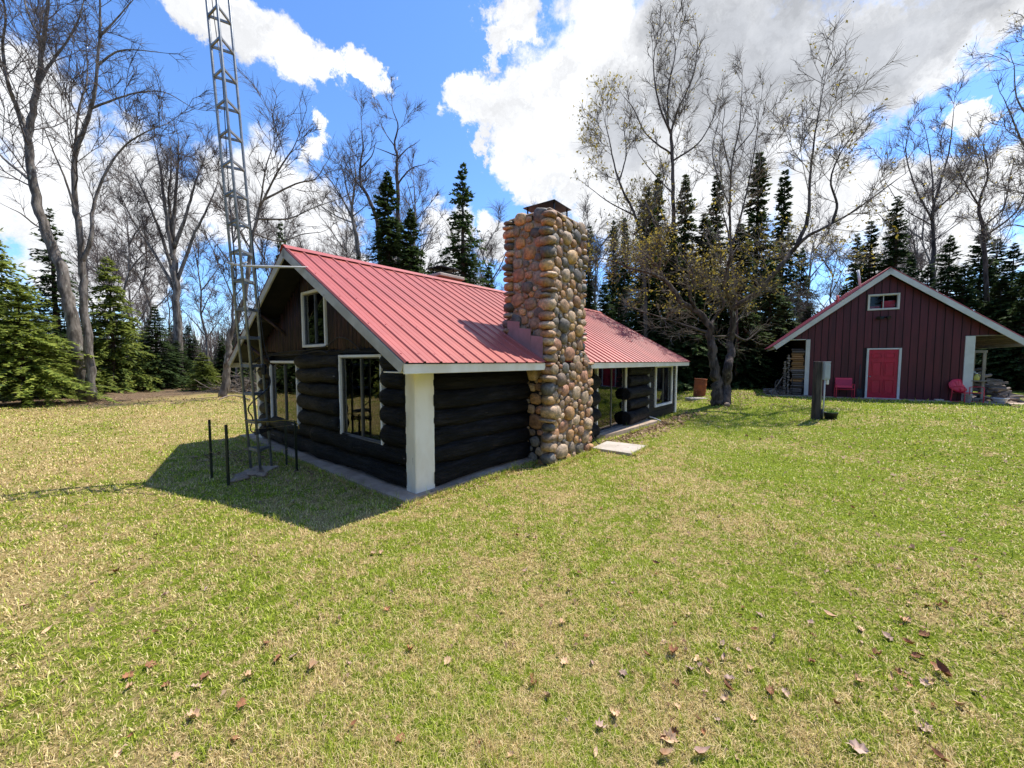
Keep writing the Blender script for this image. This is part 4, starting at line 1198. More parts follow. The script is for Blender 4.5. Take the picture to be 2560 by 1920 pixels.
    # the spreading double-trunked tree in front of the spruces
    hero('gnarled_tree', 'gnarled double-trunked tree with spreading limbs between cabin and red outbuilding', None, (1560, 874), [
        ([(800, 1575), (805, 1400), (785, 1250), (762, 1100), (742, 980), (735, 880), (640, 760), (500, 680), (420, 560), (340, 470), (290, 370), (200, 280)], .27, .05, .5),
        ([(868, 1575), (880, 1400), (900, 1250), (920, 1130), (915, 1000), (935, 880), (930, 700), (900, 600), (870, 540)], .25, .10, .6),
        ([(932, 730), (1060, 670), (1180, 590), (1300, 460), (1400, 340), (1480, 240), (1560, 150), (1640, 80), (1760, 20), (1850, -30), (2000, -110), (2200, -250), (2420, -415)], .16, .02, .2),
        ([(1475, 245), (1470, 0), (1486, -311), (1528, -691), (1614, -1160)], .10, .015, .25),
        ([(1660, 70), (1690, -100), (1640, -300), (1720, -520), (1850, -700)], .07, .015, .2),
        ([(345, 478), (200, 420), (60, 390), (-80, 330), (-200, 300)], .09, .02, .1),
        ([(738, 940), (600, 900), (450, 850), (300, 800), (180, 760)], .08, .02, .15), ([(930, 940), (1100, 1000), (1200, 930), (1300, 860)], .07, .02, .15),
        ([(915, 970), (780, 960), (640, 930), (500, 960)], .05, .015, .2), ([(738, 900), (790, 800), (860, 700), (800, 560), (780, 420)], .09, .02, .3),
        ([(880, 560), (870, 400), (900, 250), (870, 60), (820, -120)], .10, .02, .2), ([(300, 390), (320, 200), (260, 0), (180, -200)], .07, .02, .15),
        ([(950, 730), (1000, 560), (960, 420)], .06, .02, .2), ([(640, 770), (560, 620), (600, 450), (520, 300)], .07, .02, .2)], z3, 77, thin=.88,
        dens=3.4, rmin=.0105, tw=3.6, twl=(.3, .75), maxL=1.9, up=.03, bark='bark_d', twig='twig_y', buds=.6, budsize=.075, jit=.45, budz=(3.6, 6.5))
    hero('bare_tree', 'tallest bare tree with airy crown behind the double-trunked tree', 25, c5(460, 1400), [
        ([(465, 1480), (470, 1100), (465, 900), (460, 700), (452, 500), (440, 450)], .30, .12, .6), ([(452, 480), (400, 350), (380, 200), (400, 60)], .12, .02, .15), ([(455, 480), (480, 380), (540, 250), (560, 120)], .12, .02, .15),
        ([(452, 560), (350, 480), (300, 380), (260, 330)], .10, .02, .2), ([(458, 600), (560, 520), (620, 420), (640, 330)], .10, .02, .2), ([(440, 450), (440, 300), (470, 150), (460, 60)], .10, .02, .15),
        ([(460, 720), (380, 640), (320, 560)], .07, .02, .3)], c5, 81, bark='bark_d', dens=1.5, rmin=.015, tw=2.6, maxL=3.2, twig='twig_y', buds=.10, budsize=.075)
    hero('bare_tree', 'bare tree with pale buds just right of the stone chimney top', 24, c5(330, 1400), [
        ([(350, 1480), (345, 1100), (330, 900), (300, 800), (250, 700), (220, 600), (200, 500), (180, 420)], .22, .03, .45), ([(300, 810), (200, 760), (120, 700)], .08, .02, .2), ([(240, 680), (270, 560), (260, 450), (270, 400)], .08, .02, .2),
        ([(320, 870), (380, 780), (420, 660), (400, 560)], .09, .02, .2), ([(340, 1000), (240, 930), (150, 900)], .07, .02, .3), ([(345, 1050), (260, 1020), (180, 960)], .06, .02, .3)], c5, 82, bark='bark_d', dens=1.6, rmin=.014, tw=2.8, maxL=2.8, twig='twig_y', buds=.5, budsize=.11)
    hero('bare_tree', 'upright bare tree rising from the middle of the spruces', 23, c5(700, 1400), [
        ([(720, 1480), (715, 1200), (700, 1000), (690, 800), (700, 600), (730, 450), (740, 300)], .20, .025, .45), ([(692, 780), (640, 650), (620, 550), (640, 440)], .08, .02, .2), ([(705, 940), (760, 720), (800, 500), (810, 390)], .09, .02, .2),
        ([(698, 640), (660, 500), (670, 380)], .06, .02, .2), ([(715, 560), (780, 470), (800, 400)], .06, .02, .2)], c5, 83, bark='bark_d', dens=1.5, rmin=.014, tw=2.6, maxL=2.6, twig='twig_y', buds=.10, budsize=.07)
    hero('bare_tree', 'dark bare tree with wide crown directly behind the red outbuilding', 31, c5(1515, 1400), [
        ([(1515, 1480), (1515, 1080), (1520, 950), (1515, 800), (1540, 700), (1580, 560), (1600, 400)], .34, .04, .55), ([(1515, 830), (1450, 700), (1410, 560), (1420, 460)], .13, .03, .15), ([(1518, 770), (1510, 600), (1490, 480)], .12, .03, .15),
        ([(1525, 800), (1620, 700), (1680, 560)], .13, .03, .15), ([(1515, 860), (1400, 780), (1330, 680)], .09, .03, .2), ([(1515, 920), (1600, 860), (1700, 780)], .08, .03, .2)], c5, 84, dens=1.3, rmin=.018, tw=2.8, maxL=3.4, bark='bark_d')
    hero('bare_tree', 'bare tree with arching limbs right of the red outbuilding peak', 25, c5(1730, 1400), [
        ([(1740, 1480), (1735, 1100), (1720, 880), (1705, 760), (1740, 650), (1720, 520)], .26, .04, .5), ([(1722, 900), (1850, 800), (1900, 690), (1960, 560)], .11, .03, .2), ([(1710, 780), (1640, 680), (1600, 600)], .09, .03, .2),
        ([(1722, 860), (1800, 780), (1830, 640)], .09, .03, .2)], c5, 85, bark='bark_d', dens=1.4, rmin=.015, tw=2.6, maxL=3.0, twig='twig_y', buds=.1, budsize=.08)
    hero('bare_tree', 'tall bare tree cut off by the right edge of the view', 21, c5(1985, 1400), [
        ([(1990, 1480), (1980, 1000), (1960, 700), (1930, 500), (1910, 300), (1900, 100)], .28, .04, .4), ([(1950, 640), (1880, 520), (1830, 400), (1800, 330)], .10, .02, .15), ([(1965, 760), (1880, 720), (1800, 700)], .08, .02, .2),
        ([(1925, 450), (1860, 330), (1850, 200)], .08, .02, .2), ([(1970, 900), (1900, 860), (1830, 850), (1780, 880)], .07, .02, .2)], c5, 86, dens=1.4, rmin=.014, tw=2.6, maxL=3.0, twig='twig_y', buds=.08, budsize=.07)

def conifer_mesh(seed, H, Rr, nb, ns, needle, gap=.0, power=.85, blade=(.16, .34), wid=.05, z0=.04, droop=.25):
    nr = np.random.default_rng(seed)
    zf = np.sort(z0 + (1 - z0) * nr.random(nb) ** .92); az = nr.uniform(0, 2 * math.pi, nb) 
    whorl = np.round(zf * H / .45) * .45 / H; zf = np.clip(zf * .68 + whorl * .32, z0, .995)
    L = Rr * np.maximum(1 - zf, .0) ** power * nr.uniform(.6, 1.12, nb) + .035
    lob = 1 + .22 * np.sin(az * 2 + zf * 19 + seed) ; L *= lob
    if gap: L *= np.where(nr.random(nb) < gap, .45, 1)
    lift = np.where(zf > .8, .35, -droop * (1 - zf) + .02) + nr.normal(0, .09, nb)
    dx, dy = np.cos(az), np.sin(az); z = zf * H
    end = np.stack([dx * L, dy * L, z + lift * L], 1); st = np.stack([dx * 0, dy * 0, z], 1)
    # sprays of needles, herringbone along each branch, more on long ones
    cnt = np.maximum(3, (ns * L / Rr * 1.6 + 2)).astype(int); src = np.repeat(np.arange(nb), cnt); k = len(src)
    u = nr.random(k) ** .62
    P = st[src] * (1 - u[:, None]) + end[src] * u[:, None]
    P[:, 2] += .12 * L[src] * (u - u * u) * 2 - .10 * L[src] * u ** 3
    ang = az[src] + nr.choice([-1, 1], k) * nr.uniform(.25, 1.15, k)
    ln = nr.uniform(*blade, k) * (1.15 - .45 * u) * (.6 + .5 * np.minimum(L[src] / Rr, 1))
    pit = nr.normal(-.16, .28, k) + lift[src] * .5
    T = np.stack([np.cos(ang) * np.cos(pit), np.sin(ang) * np.cos(pit), np.sin(pit)], 1)
    Sd = np.stack([-np.sin(ang), np.cos(ang), nr.normal(0, .35, k)], 1)
    w = wid * nr.uniform(.6, 1.3, k)
    A = P; Bm = P + T * (ln * .45)[:, None]; Cc = P + T * ln[:, None]
    V = np.stack([A, Bm + Sd * w[:, None], Cc, Bm - Sd * w[:, None]], 1)
    V[:, 1, 2] -= w * .3; V[:, 3, 2] -= w * .3
    F = (np.arange(k) * 4)[:, None] + np.array([[0, 1, 2, 3]])
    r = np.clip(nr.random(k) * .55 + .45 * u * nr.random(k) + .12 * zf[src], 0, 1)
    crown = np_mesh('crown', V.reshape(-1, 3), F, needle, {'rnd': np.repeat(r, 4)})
    tb = MB(); n = 9
    pts = [Vector((.03 * math.sin(i * 2.1 + seed), .03 * math.cos(i * 1.7), H * i / (n - 1))) for i in range(n)]
    tb.tube(pts, [max(.016 * H * (1 - i / (n - 1)) ** .9, .012) for i in range(n)], 7)
    keep = np.where(L > .3)[0][::2]
    for i in keep:
        tb.tube([st[i], st[i] * .5 + end[i] * .5 + np.array([0, 0, .06 * L[i]]), st[i] * .15 + end[i] * .85], [.022 * min(L[i], 1.6), .012, .005], 3, False)
    return tb.mesh('trunk', 'bark_f'), crown

def build_conifers():
    CV = {}
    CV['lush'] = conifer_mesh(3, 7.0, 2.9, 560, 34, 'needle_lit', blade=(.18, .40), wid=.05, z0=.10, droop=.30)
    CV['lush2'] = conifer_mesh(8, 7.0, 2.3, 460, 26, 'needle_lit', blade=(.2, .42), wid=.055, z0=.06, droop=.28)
    CV['fir'] = conifer_mesh(4, 13.0, 2.9, 720, 38, 'needle', blade=(.2, .44), wid=.062, z0=.05, power=.92, droop=.32)
    CV['open'] = conifer_mesh(5, 14.0, 2.4, 560, 32, 'needle', gap=.35, blade=(.2, .44), wid=.058, z0=.10, power=.88, droop=.25)
    CV['spire'] = conifer_mesh(6, 16.0, 1.7, 700, 32, 'needle', gap=.2, blade=(.2, .42), wid=.062, z0=.05, power=.74, droop=.35)
    CV['spire2'] = conifer_mesh(7, 16.0, 1.9, 640, 32, 'needle', gap=.3, blade=(.2, .45), wid=.064, z0=.03, power=.8, droop=.4)
    HR = dict(lush=(7, 2.9), lush2=(7, 2.3), fir=(13, 2.9), open=(14, 2.4), spire=(16, 1.7), spire2=(16, 1.9))
    cr = random.Random(12)
    def put(kind_, x, y, H, Rr, label, name='spruce_tree', group=None):
        h0, r0 = HR[kind_]
        return plant(name, label, 'tree', CV[kind_], ('trunk', 'crown'), (x, y, gz(x, y) - .05), cr.uniform(0, 6.28), (Rr / r0, Rr / r0, H / h0), group)
    def apex(kind_, u, v, y, Rr, label, name='spruce_tree', group=None):
        """u, v: tip in the 2560-wide view"""
        p = px(u / 1.1573, v / 1.1573, y=y); return put(kind_, p.x, y, p.z - gz(p.x, y), Rr, label, name, group)
    # left edge
    apex('lush', 42, 715, 17.5, 3.0, 'bright green young spruce with low skirts at the left edge')
    apex('lush', -70, 470, 20.5, 3.6, 'tall dense spruce cut off by the left edge')
    apex('open', 122, 520, 24, 2.4, 'thin dark spruce standing behind the twin maples')
    apex('lush2', 268, 640, 25, 2.6, 'yellow-green spruce just right of the twin maples')
    apex('fir', 385, 760, 27.5, 2.0, 'small dark fir between yellow-green spruce and vase-shaped maple', 'fir_tree')
    apex('lush2', 505, 880, 27, 1.4, 'low young fir left of the leaning tree behind the tower', 'fir_tree')
    apex('lush2', 322, 800, 28.5, 1.7, 'short green spruce tucked behind the yellow-green spruce')
    apex('open', 700, 545, 34, 2.0, 'narrow dark spruce peeking over the near roof peak')
    apex('fir', 640, 790, 36, 2.0, 'small dark spruce seen through the steel tower')
    # behind the roof
    apex('fir', 968, 428, 24, 3.5, 'dense pointed fir rising above the middle of the cabin roof', 'fir_tree')
    apex('fir', 1026, 520, 23, 2.9, 'shorter fir crowding the right side of the pointed fir', 'fir_tree')
    apex('open', 1156, 408, 26, 3.2, 'open ragged fir beside the stone chimney', 'fir_tree')
    apex('fir', 1222, 660, 28, 2.2, 'low dark fir hidden behind the stone chimney', 'fir_tree')
    apex('fir', 1075, 660, 30, 2.2, 'low dark fir behind the small brick flue', 'fir_tree')
    # right: the spruce row, tips read from left to right
    row = [(355, 690, 27, 'spire', 1.9), (402, 635, 29, 'spire', 1.8), (512, 640, 25.5, 'spire2', 2.0), (640, 640, 26.5, 'spire2', 2.0), (812, 548, 28, 'spire', 2.1), (915, 622, 30, 'spire', 1.9)]
    nm = ['first', 'second', 'third', 'fourth', 'fifth and tallest', 'sixth']
    for (x, y, d, k, r), n in zip(row, nm):
        u, v = 1400 + .6147 * x, 40 + .6147 * y
        apex(k, u, v, d, r, 'dark spire spruce, %s from the chimney in the row behind the double-trunked tree' % n)
    g = 'spruces filling the dark row behind the double-trunked tree'
    for x, y, d, k, r in [(220, 830, 36, 'spire', 1.6), (265, 820, 34, 'spire', 1.6), (120, 850, 38, 'spire', 1.7), (590, 800, 25, 'spire2', 2.3), (735, 840, 26, 'spire2', 2.3), (450, 850, 24.5, 'spire2', 2.3), (985, 940, 31, 'fir', 2.4),
                          (860, 1000, 25, 'fir', 2.6), (660, 1020, 24.5, 'fir', 2.6), (540, 1010, 24.2, 'fir', 2.5), (330, 1050, 26, 'fir', 2.6), (760, 1130, 23.5, 'fir', 2.4), (920, 1150, 25, 'fir', 2.4), (1010, 1180, 26, 'fir', 2.4), (430, 1180, 23.5, 'fir', 2.2), (240, 1150, 27, 'fir', 2.4), (180, 1080, 30, 'fir', 2.6), (1090, 1230, 27, 'fir', 2.2)]:
        apex(k, 1400 + .6147 * x, 40 + .6147 * y, d, r, 'smaller dark spruce in the crowded row behind the double-trunked tree', group=g)
    for (x, y, d, k, r), n in zip([(1375, 728, 28, 'spire2', 2.2), (1268, 828, 29, 'spire2', 2.0), (1590, 890, 26, 'fir', 2.6), (1725, 850, 27, 'fir', 2.8)],
                                  ['spruce whose tip stands just right of the red outbuilding peak', 'spruce with its tip just left of the red outbuilding peak', 'broad dark spruce above the right slope of the red outbuilding', 'rightmost tall spruce behind the red outbuilding roof']):
        apex(k, 1400 + .6147 * x, 40 + .6147 * y, d, r, n)
    g = 'spruces crowded behind the red outbuilding'
    for x, y, d, k, r in [(1210, 880, 33, 'spire2', 1.8), (1650, 1000, 25, 'fir', 2.6), (1850, 920, 26, 'fir', 2.6), (1500, 1010, 28, 'fir', 2.6), (1430, 960, 30, 'fir', 2.4), (1800, 1060, 24, 'fir', 2.6), (1940, 900, 23, 'fir', 2.8), (1780, 900, 31, 'spire2', 2.2), (1320, 1010, 31, 'fir', 2.6), (1160, 1090, 31, 'fir', 2.2), (2050, 860, 26, 'fir', 3.0), (1900, 1100, 21.5, 'fir', 2.4)]:
        apex(k, 1400 + .6147 * x, 40 + .6147 * y, d, r, 'dark spruce in the crowd behind the red outbuilding', group=g)
    for i in range(24):
        x, y = -17.5 - cr.uniform(0, 2.5) - (3.5 if i % 2 else 0) - (1.8 if i > 18 else 0), -8 + i * .8 + cr.uniform(-.4, .4)
        put(cr.choice(['lush', 'fir', 'fir', 'lush2']), x, y, cr.uniform(9, 15), cr.uniform(2.4, 3.2), 'spruce in the row along the left side of the lawn', group='spruces left of the lawn')
    for x, y, h in ((-21.2, 12.0, 13), (-22.6, 13.6, 14), (-24.5, 15.2, 13), (-26, 13, 15)):
        put('fir', x, y, h, 2.6, 'spruce in the row along the left side of the lawn', group='spruces left of the lawn')
    g = 'low spruces between the maples at the left'
    for u, v, y, k, r in ((175, 850, 22.5, 'lush2', 1.7), (215, 790, 27, 'lush', 2.0), (440, 850, 30, 'fir', 1.9), (300, 880, 26, 'lush2', 1.5), (560, 860, 31, 'fir', 1.8), (470, 810, 36, 'fir', 2.2), (100, 820, 21, 'lush', 1.9), (590, 800, 38, 'fir', 2.2), (350, 850, 31, 'fir', 2.0), (520, 900, 29, 'lush2', 1.3)):
        apex(k, u, v, y, r, 'low bushy spruce filling the gap between the bare maples at the left', group=g)
    # woods on the far side of the lawn, behind the viewer (they show in the window glass)
    for i in range(26):
        a = R(112 + i * 5.2 + cr.uniform(-2, 2)); d = cr.uniform(24, 34)
        x, y = d * math.sin(a), d * math.cos(a)
        put(cr.choice(['fir', 'spire2', 'fir', 'open']), x, y, cr.uniform(11, 17), cr.uniform(2.4, 3.4), 'dark spruce in the woods behind the viewer', group='spruces behind the viewer')
    return CV, HR

def where(x, y):
    q = x / max(y, 1.)
    return 'left of the steel tower' if q < -.72 else 'beyond the cabin roof' if q < .25 else 'behind the spruce row' if q < .85 else 'behind the red outbuilding'

def build_backwoods():
    """slender leafless trees deeper in the woods: five shapes, copied"""
    br = random.Random(3); sh = []
    for k in range(5):
        L = []; H = 15.
        main = [Vector((br.uniform(-.3, .3) * i * .35, br.uniform(-.3, .3) * i * .35, H * i / 6)) for i in range(7)]
        L.append((main, .17, .03, .35))
        for j in range(5):
            i = br.randrange(2, 6); p = main[i]; a = br.uniform(0, 6.28); q = [p]
            for s_ in range(3): q.append(q[-1] + Vector((math.cos(a) * .8, math.sin(a) * .8, br.uniform(.8, 1.5))))
            L.append((q, .07, .02, .15))
        sh.append(grow(L, 200 + k, dens=1.0, rmin=.021, tw=2.4, twl=(.5, 1.3), maxL=3.2, up=.14, twig='twig')[:2])
    spots = []
    for i in range(66):
        a = R(-57 + 114 * (i + br.random()) / 66); d = br.uniform(34, 62)
        spots.append((d * math.tan(a) if abs(a) < R(45) else d * math.sin(a) * 1.3, d, br.uniform(.8, 1.25)))
    for x, y, s_ in spots:
        sh_ = sh[br.randrange(5)]
        plant('slender_tree', 'slender leafless tree deep in the woods ' + where(x, y), 'tree', sh_, ('trunk', 'crown'), (x, y, gz(x, y) - .05), br.uniform(0, 6.28), (s_, s_, s_ * br.uniform(.85, 1.1)), 'slender bare trees ' + where(x, y))
    for i in range(40):
        a = R(-56 + 112 * (i + br.random()) / 40); d = br.uniform(26, 40)
        if -6 < math.degrees(a) < 30 and d < 28: d += 6
        x = d * math.tan(a); s_ = br.uniform(.22, .42); y = d
        if x > 12 and y < 27: y += 6
        plant('sapling', 'thin leafless sapling in the undergrowth ' + where(x, y), 'sapling', sh[br.randrange(5)], ('trunk', 'crown'), (x, y, gz(x, y) - .03), br.uniform(0, 6.28), (s_ * 1.5, s_ * 1.5, s_), 'saplings ' + where(x, y))

def build_undergrowth(CV, HR):
    cr = random.Random(77)
    for i in range(46):
        a = R(-56 + 112 * (i + cr.random()) / 46); d = cr.uniform(29, 44); x = d * math.tan(a)
        h0, r0 = HR['fir']; H = cr.uniform(2.5, 6); r = H * cr.uniform(.3, .42)
        plant('young_fir', 'young fir in the undergrowth of the woods ' + where(x, d), 'tree', CV['fir'], ('trunk', 'crown'), (x, d, gz(x, d) - .05), cr.uniform(0, 6), (r / r0, r / r0, H / h0), 'young firs ' + where(x, d))
def build_far_woods():
    nr = np.random.default_rng(61); n = 15000
    a = nr.uniform(-1.12, 1.12, n); d = nr.uniform(48, 85, n); x, y = d * np.sin(a) * 1.15, d * np.cos(a) * .6 + 24
    x = np.where(y < 40, x * 1.0, x)
    L = nr.uniform(1.5, 7, n); z0 = nr.uniform(-.2, 2.5, n) * (nr.random(n) < .5)
    P0 = np.stack([x, y, z0], 1); P1 = P0 + np.stack([nr.normal(0, .22, n), nr.normal(0, .22, n), np.ones(n)], 1) * L[:, None]
    r = nr.uniform(.02, .07, n)
    me = segs_mesh('far_thicket', P0, P1, r, r * .3, 3, 'twig')
    o = kind(mk('far_thicket', me), 'stuff'); o['label'] = 'dense grey thicket of stems far back in the woods'; o['category'] = 'woods'
build_far_woods()
build_trees(); build_undergrowth(*build_conifers()); build_backwoods()

# ------------------------------------------------------------------ steel antenna tower
def build_tower():
    base = Vector((-4.62, 6.98, 0)); base.z = gz(base.x, base.y)
    legs = [Vector((-4.90, 7.02, 0)), Vector((-4.46, 6.74, 0)), Vector((-4.50, 7.26, 0))]
    ctr = sum(legs, Vector()) / 3
    legs = [(l - ctr) for l in legs]
    k = .365 / ((legs[0] - legs[1]).length); legs = [l * k for l in legs]
    lean = Vector((-.056, .004, 1))
    t = thing('antenna_tower', 'tall galvanised steel lattice tower standing in front of the gable', 'tower', ctr + Vector((0, 0, base.z)))
    HT = 13.0
    P = lambda i, z: legs[i] + lean * z
    for i in range(3): MB().tube([P(i, .0), P(i, HT / 2), P(i, HT)], .022, 10).obj('leg', 'galv', t)
    z = .40; lv = 0
    while z < HT:
        for i in range(3):
            j = (i + 1) % 3; a, b = P(i, z), P(j, z)
            out = ((a + b) / 2 - lean * z).normalized(); d = (b - a).normalized()
            mb = MB(); mb.bar(a + d * .012, b - d * .012, .012, .048, (0, 0, 1), .002)
            mb.bar(a + d * .03 + Vector((0, 0, -.019)), b - d * .03 + Vector((0, 0, -.019)), .028, .006)
            mb.obox(a + d * .02, d * .02, out * .012, Vector((0, 0, .03)), .003); mb.obox(b - d * .02, d * .02, out * .012, Vector((0, 0, .03)), .003)
            mb.obj('rung', 'galv', t)
        z += .505; lv += 1
    MB().box(-.22, .22, -.2, .2, -.03, .03, .012).obj('footing', 'concrete', t)
    # house bracket near the gable peak, two pipes
    w = cab_w(-.44, 2.35, 3.60) - t.location; w2 = cab_w(-.44, 3.0, 3.70) - t.location
    MB().tube([P(1, 3.70) + Vector((-.28, .05, .03)), P(1, 3.66), w], .017, 8).obj('bracket_pipe', 'conduit', t)
    MB().tube([P(2, 3.72), w2], .012, 8).obj('bracket_pipe', 'conduit', t)
    MB().tube([P(0, 3.70) , P(1, 3.72) + Vector((.1, 0, 0))], .014, 8).obj('bracket_pipe', 'conduit', t)
    # cables running down inside
    c = bezier([P(0, 12.5) + Vector((.05, .02, 0)), P(0, 10) + Vector((.06, 0, 0)), P(0, 8) + Vector((.10, 0, 0)), P(1, 6.8) + Vector((-.05, .03, 0)), P(0, 5.2) + Vector((.08, .0, 0)), P(1, 4.2) + Vector((-.12, .03, 0)), P(0, 3.2) + Vector((.04, 0, 0)), P(1, 2.0) + Vector((.05, .06, 0))], 8)
    MB().tube(c, .007, 5).obj('cable', 'cable', t)
    g = cab_w(-.62, 5.2, 1.73) - t.location
    MB().tube(bezier([P(2, 5.5), P(2, 4) + Vector((.03, 0, 0)), P(2, 2.4) + Vector((.06, .0, 0)), P(2, 1.9) + Vector((.05, .1, 0)), g], 8), .009, 5).obj('cable', 'cable', t)
    MB().tube(bezier([P(2, 1.9) + Vector((.04, .02, 0)), P(2, 1.55) + Vector((.10, 0, 0)), P(1, 1.2) + Vector((-.1, 0, 0)), P(0, .95) + Vector((.12, 0, 0)), P(0, .75) + Vector((.06, 0, 0)), P(1, .72), P(2, .78)], 8), .011, 5).obj('cable', 'cable', t)
    for q in range(5): 
        a = q * .02; MB().tube([P(1, .70 + a) + Vector((-.03, -.03, 0)), P(1, .70 + a) + Vector((.05, .0, .01)), P(2, .72 + a) + Vector((.04, .02, 0)), P(2, .70 + a) + Vector((-.04, .03, 0))], .009, 5).obj('cable', 'cable', t)
    MB().box(-.02 + P(2, 1.85).x, .05 + P(2, 1.85).x, P(2, 1.85).y - .03, P(2, 1.85).y + .03, 1.75, 1.95, .008).obj('junction_box', 'plastic_b', t)
    return t, P
tower, TP = build_tower()

def build_stakes():
    tops = []
    spec = [((530, 1197), 1.02, 'leftmost green steel stake standing in the cabin shadow'), ((573, 1213), .99, 'green steel stake nearest the viewer left of the tower'),
            ((743, 1178), .92, 'dark steel stake by the window with the yellow rope knot'), ((719, 1163), .90, 'dark steel stake between tower and the roped stake')]
    for (u, v), h, lab in spec:
        p = gpt(u, v); s = thing('steel_stake', lab, 'stake', p, rnd.uniform(0, 3), 'steel stakes round the tower')
        mb = MB(); mb.box(-.019, .019, -.004, .004, -.1, h); mb.box(-.004, .004, .004, .032, -.1, h - .003); mb.obj('stake_bar', 'stake', s)
        mb = MB()
        for i in range(int(h / .06)): mb.box(-.009, .009, -.012, -.004, .12 + i * .055, .14 + i * .055)
        kind(mb.obj('stud', 'stake', s), 'stuff')
        tops.append((p, h))
    r = [Vector(p) + Vector((0, 0, h)) for p, h in tops]
    tw = tower.location
    z = .93
    a, b, c = tw + TP(1, z), r[2] - Vector((0, 0, .02)), r[3] - Vector((0, 0, .02))
    pts = [tw + TP(0, z) - Vector((.02, .02, 0)), a + Vector((-.02, -.02, 0)), (a + c) / 2 - Vector((0, 0, .02)), c + Vector((-.02, -.03, 0)), (c + b) / 2, b + Vector((.02, -.02, 0)), b + Vector((.06, -.02, -.06)), b + Vector((.07, -.02, -.12))]
    tag(MB().tube(bezier(pts, 5), .007, 6).obj('yellow_rope', 'rope'), 'yellow rope tied from the tower to the two dark stakes', 'rope')
    for f, lab in ((.93, 'upper pale twine strung between the stakes left of the tower'), (.48, 'lower pale twine strung between the stakes left of the tower')):
        q = [Vector((p.x, p.y, p.z + h * f)) for p, h in tops]
        pts = [q[3], (q[3] + q[0]) / 2 - Vector((0, 0, .01)), q[0], (q[0] + q[1]) / 2 - Vector((0, 0, .02)), q[1], (q[1] + q[2]) / 2 - Vector((0, 0, .03)), q[2]]
        tag(MB().tube(bezier(pts, 4), .0022, 4).obj('twine', 'twine'), lab, 'twine')
build_stakes()

def blob(seed, sub=2, amp=.25):
    bm = bmesh.new(); bmesh.ops.create_icosphere(bm, subdivisions=sub, radius=1)
    for v in bm.verts: v.co *= 1 + amp * mnoise.noise(v.co * 1.3 + Vector((seed * 3.7, seed, 1)))
    me = bpy.data.meshes.new('rock'); bm.to_mesh(me); bm.free()
    me.polygons.foreach_set('use_smooth', [True] * len(me.polygons)); me.materials.append(M['rubble']); return me
def build_rubble():
    for i, (u, v, sx, sy, lab) in enumerate([(628, 1187, .17, .13, 'flat stone just left of the tower foot'), (606, 1192, .14, .12, 'broken flat stone left of the tower foot beside the stakes'), (645, 1181, .13, .10, 'small flat stone against the tower foot'),
                                  (600, 1201, .15, .10, 'flat stone nearest the green stake by the tower'), (655, 1190, .12, .09, 'flat stone under the near leg of the tower')]):
        p = gpt(u, v); o = mk('flat_stone', blob(i + 1, 2, .5), None, (p.x, p.y, p.z + .02), (rnd.uniform(-.1, .1), rnd.uniform(-.1, .1), i * 1.3), (sx, sy, .045)); tag(o, lab, 'stone', 'flat stones at the tower foot')
    p = gpt(2034, 1044); tag(mk('field_stone', blob(21, 2, .3), None, (p.x, p.y - .02, p.z + .06), (0, 0, .4), (.11, .09, .09)), 'small grey stone at the foot of the meter post', 'stone')
    p = gpt(1815, 1014); tag(mk('field_stone', blob(22, 2, .3), None, (p.x, p.y - .1, p.z + .06), (0, 0, 1.1), (.16, .12, .1)), 'pale stone at the foot of the double-trunked tree', 'stone')
build_rubble()

def build_brush():
    # heap of cut branches beside the leaning tree
    nr = np.random.default_rng(44); c = gpt(612, 982); n = 420
    P0 = np.stack([nr.normal(0, 1.0, n), nr.normal(0, .8, n), np.abs(nr.normal(0, .55, n))], 1)
    P0[:, 2] *= np.maximum(.15, 1.25 - np.abs(P0[:, 0]) * .45)
    a = nr.uniform(0, 6.28, n); pit = nr.normal(.1, .35, n); L = nr.uniform(.5, 1.5, n)
    T = np.stack([np.cos(a) * np.cos(pit), np.sin(a) * np.cos(pit), np.sin(pit)], 1)
    P1 = P0 + T * L[:, None] * .5; T2 = T + nr.normal(0, .3, (n, 3)); P2 = P1 + T2 * L[:, None] * .5
    P1[:, 2] = np.maximum(P1[:, 2], .02); P2[:, 2] = np.maximum(P2[:, 2], .02)
    r = nr.uniform(.008, .028, n)
    me = segs_mesh('brush_pile', np.concatenate([P0, P1]), np.concatenate([P1, P2]), np.concatenate([r, r * .8]), np.concatenate([r * .8, r * .4]), 4, 'twig_y')
    tag(mk('brush_pile', me, None, (c.x, c.y + .6, c.z)), 'heap of cut grey branches behind the tower', 'brush pile')
    for (pts, lab) in (([(548, 1000), (575, 992), (605, 994), (625, 1003)], 'bare pale branch lying on the grass near the leaning tree'), ([(520, 965), (528, 957), (540, 966)], 'short forked dead branch lying at the edge of the far lawn')):
        q = [gpt(*p) + Vector((0, 0, .04 + .03 * (i % 2))) for i, p in enumerate(pts)]
        tag(MB().tube(bezier(q, 5), .03, 6).obj('fallen_branch', 'fire_g'), lab, 'branch')
    c = gpt(262, 968); n = 160
    P0 = np.stack([nr.normal(0, .9, n), nr.normal(0, .7, n), np.abs(nr.normal(0, .28, n))], 1); a = nr.uniform(0, 6.28, n); T = np.stack([np.cos(a), np.sin(a), nr.normal(.15, .3, n)], 1)
    P1 = P0 + T * nr.uniform(.4, 1.2, (n, 1)); P1[:, 2] = np.maximum(P1[:, 2], .02); r = nr.uniform(.01, .03, n)
    tag(mk('brush_pile', segs_mesh('brush_pile', P0, P1, r, r * .4, 4, 'twig_y'), None, c), 'low heap of dead branches right of the twin maples', 'brush pile')
build_brush()

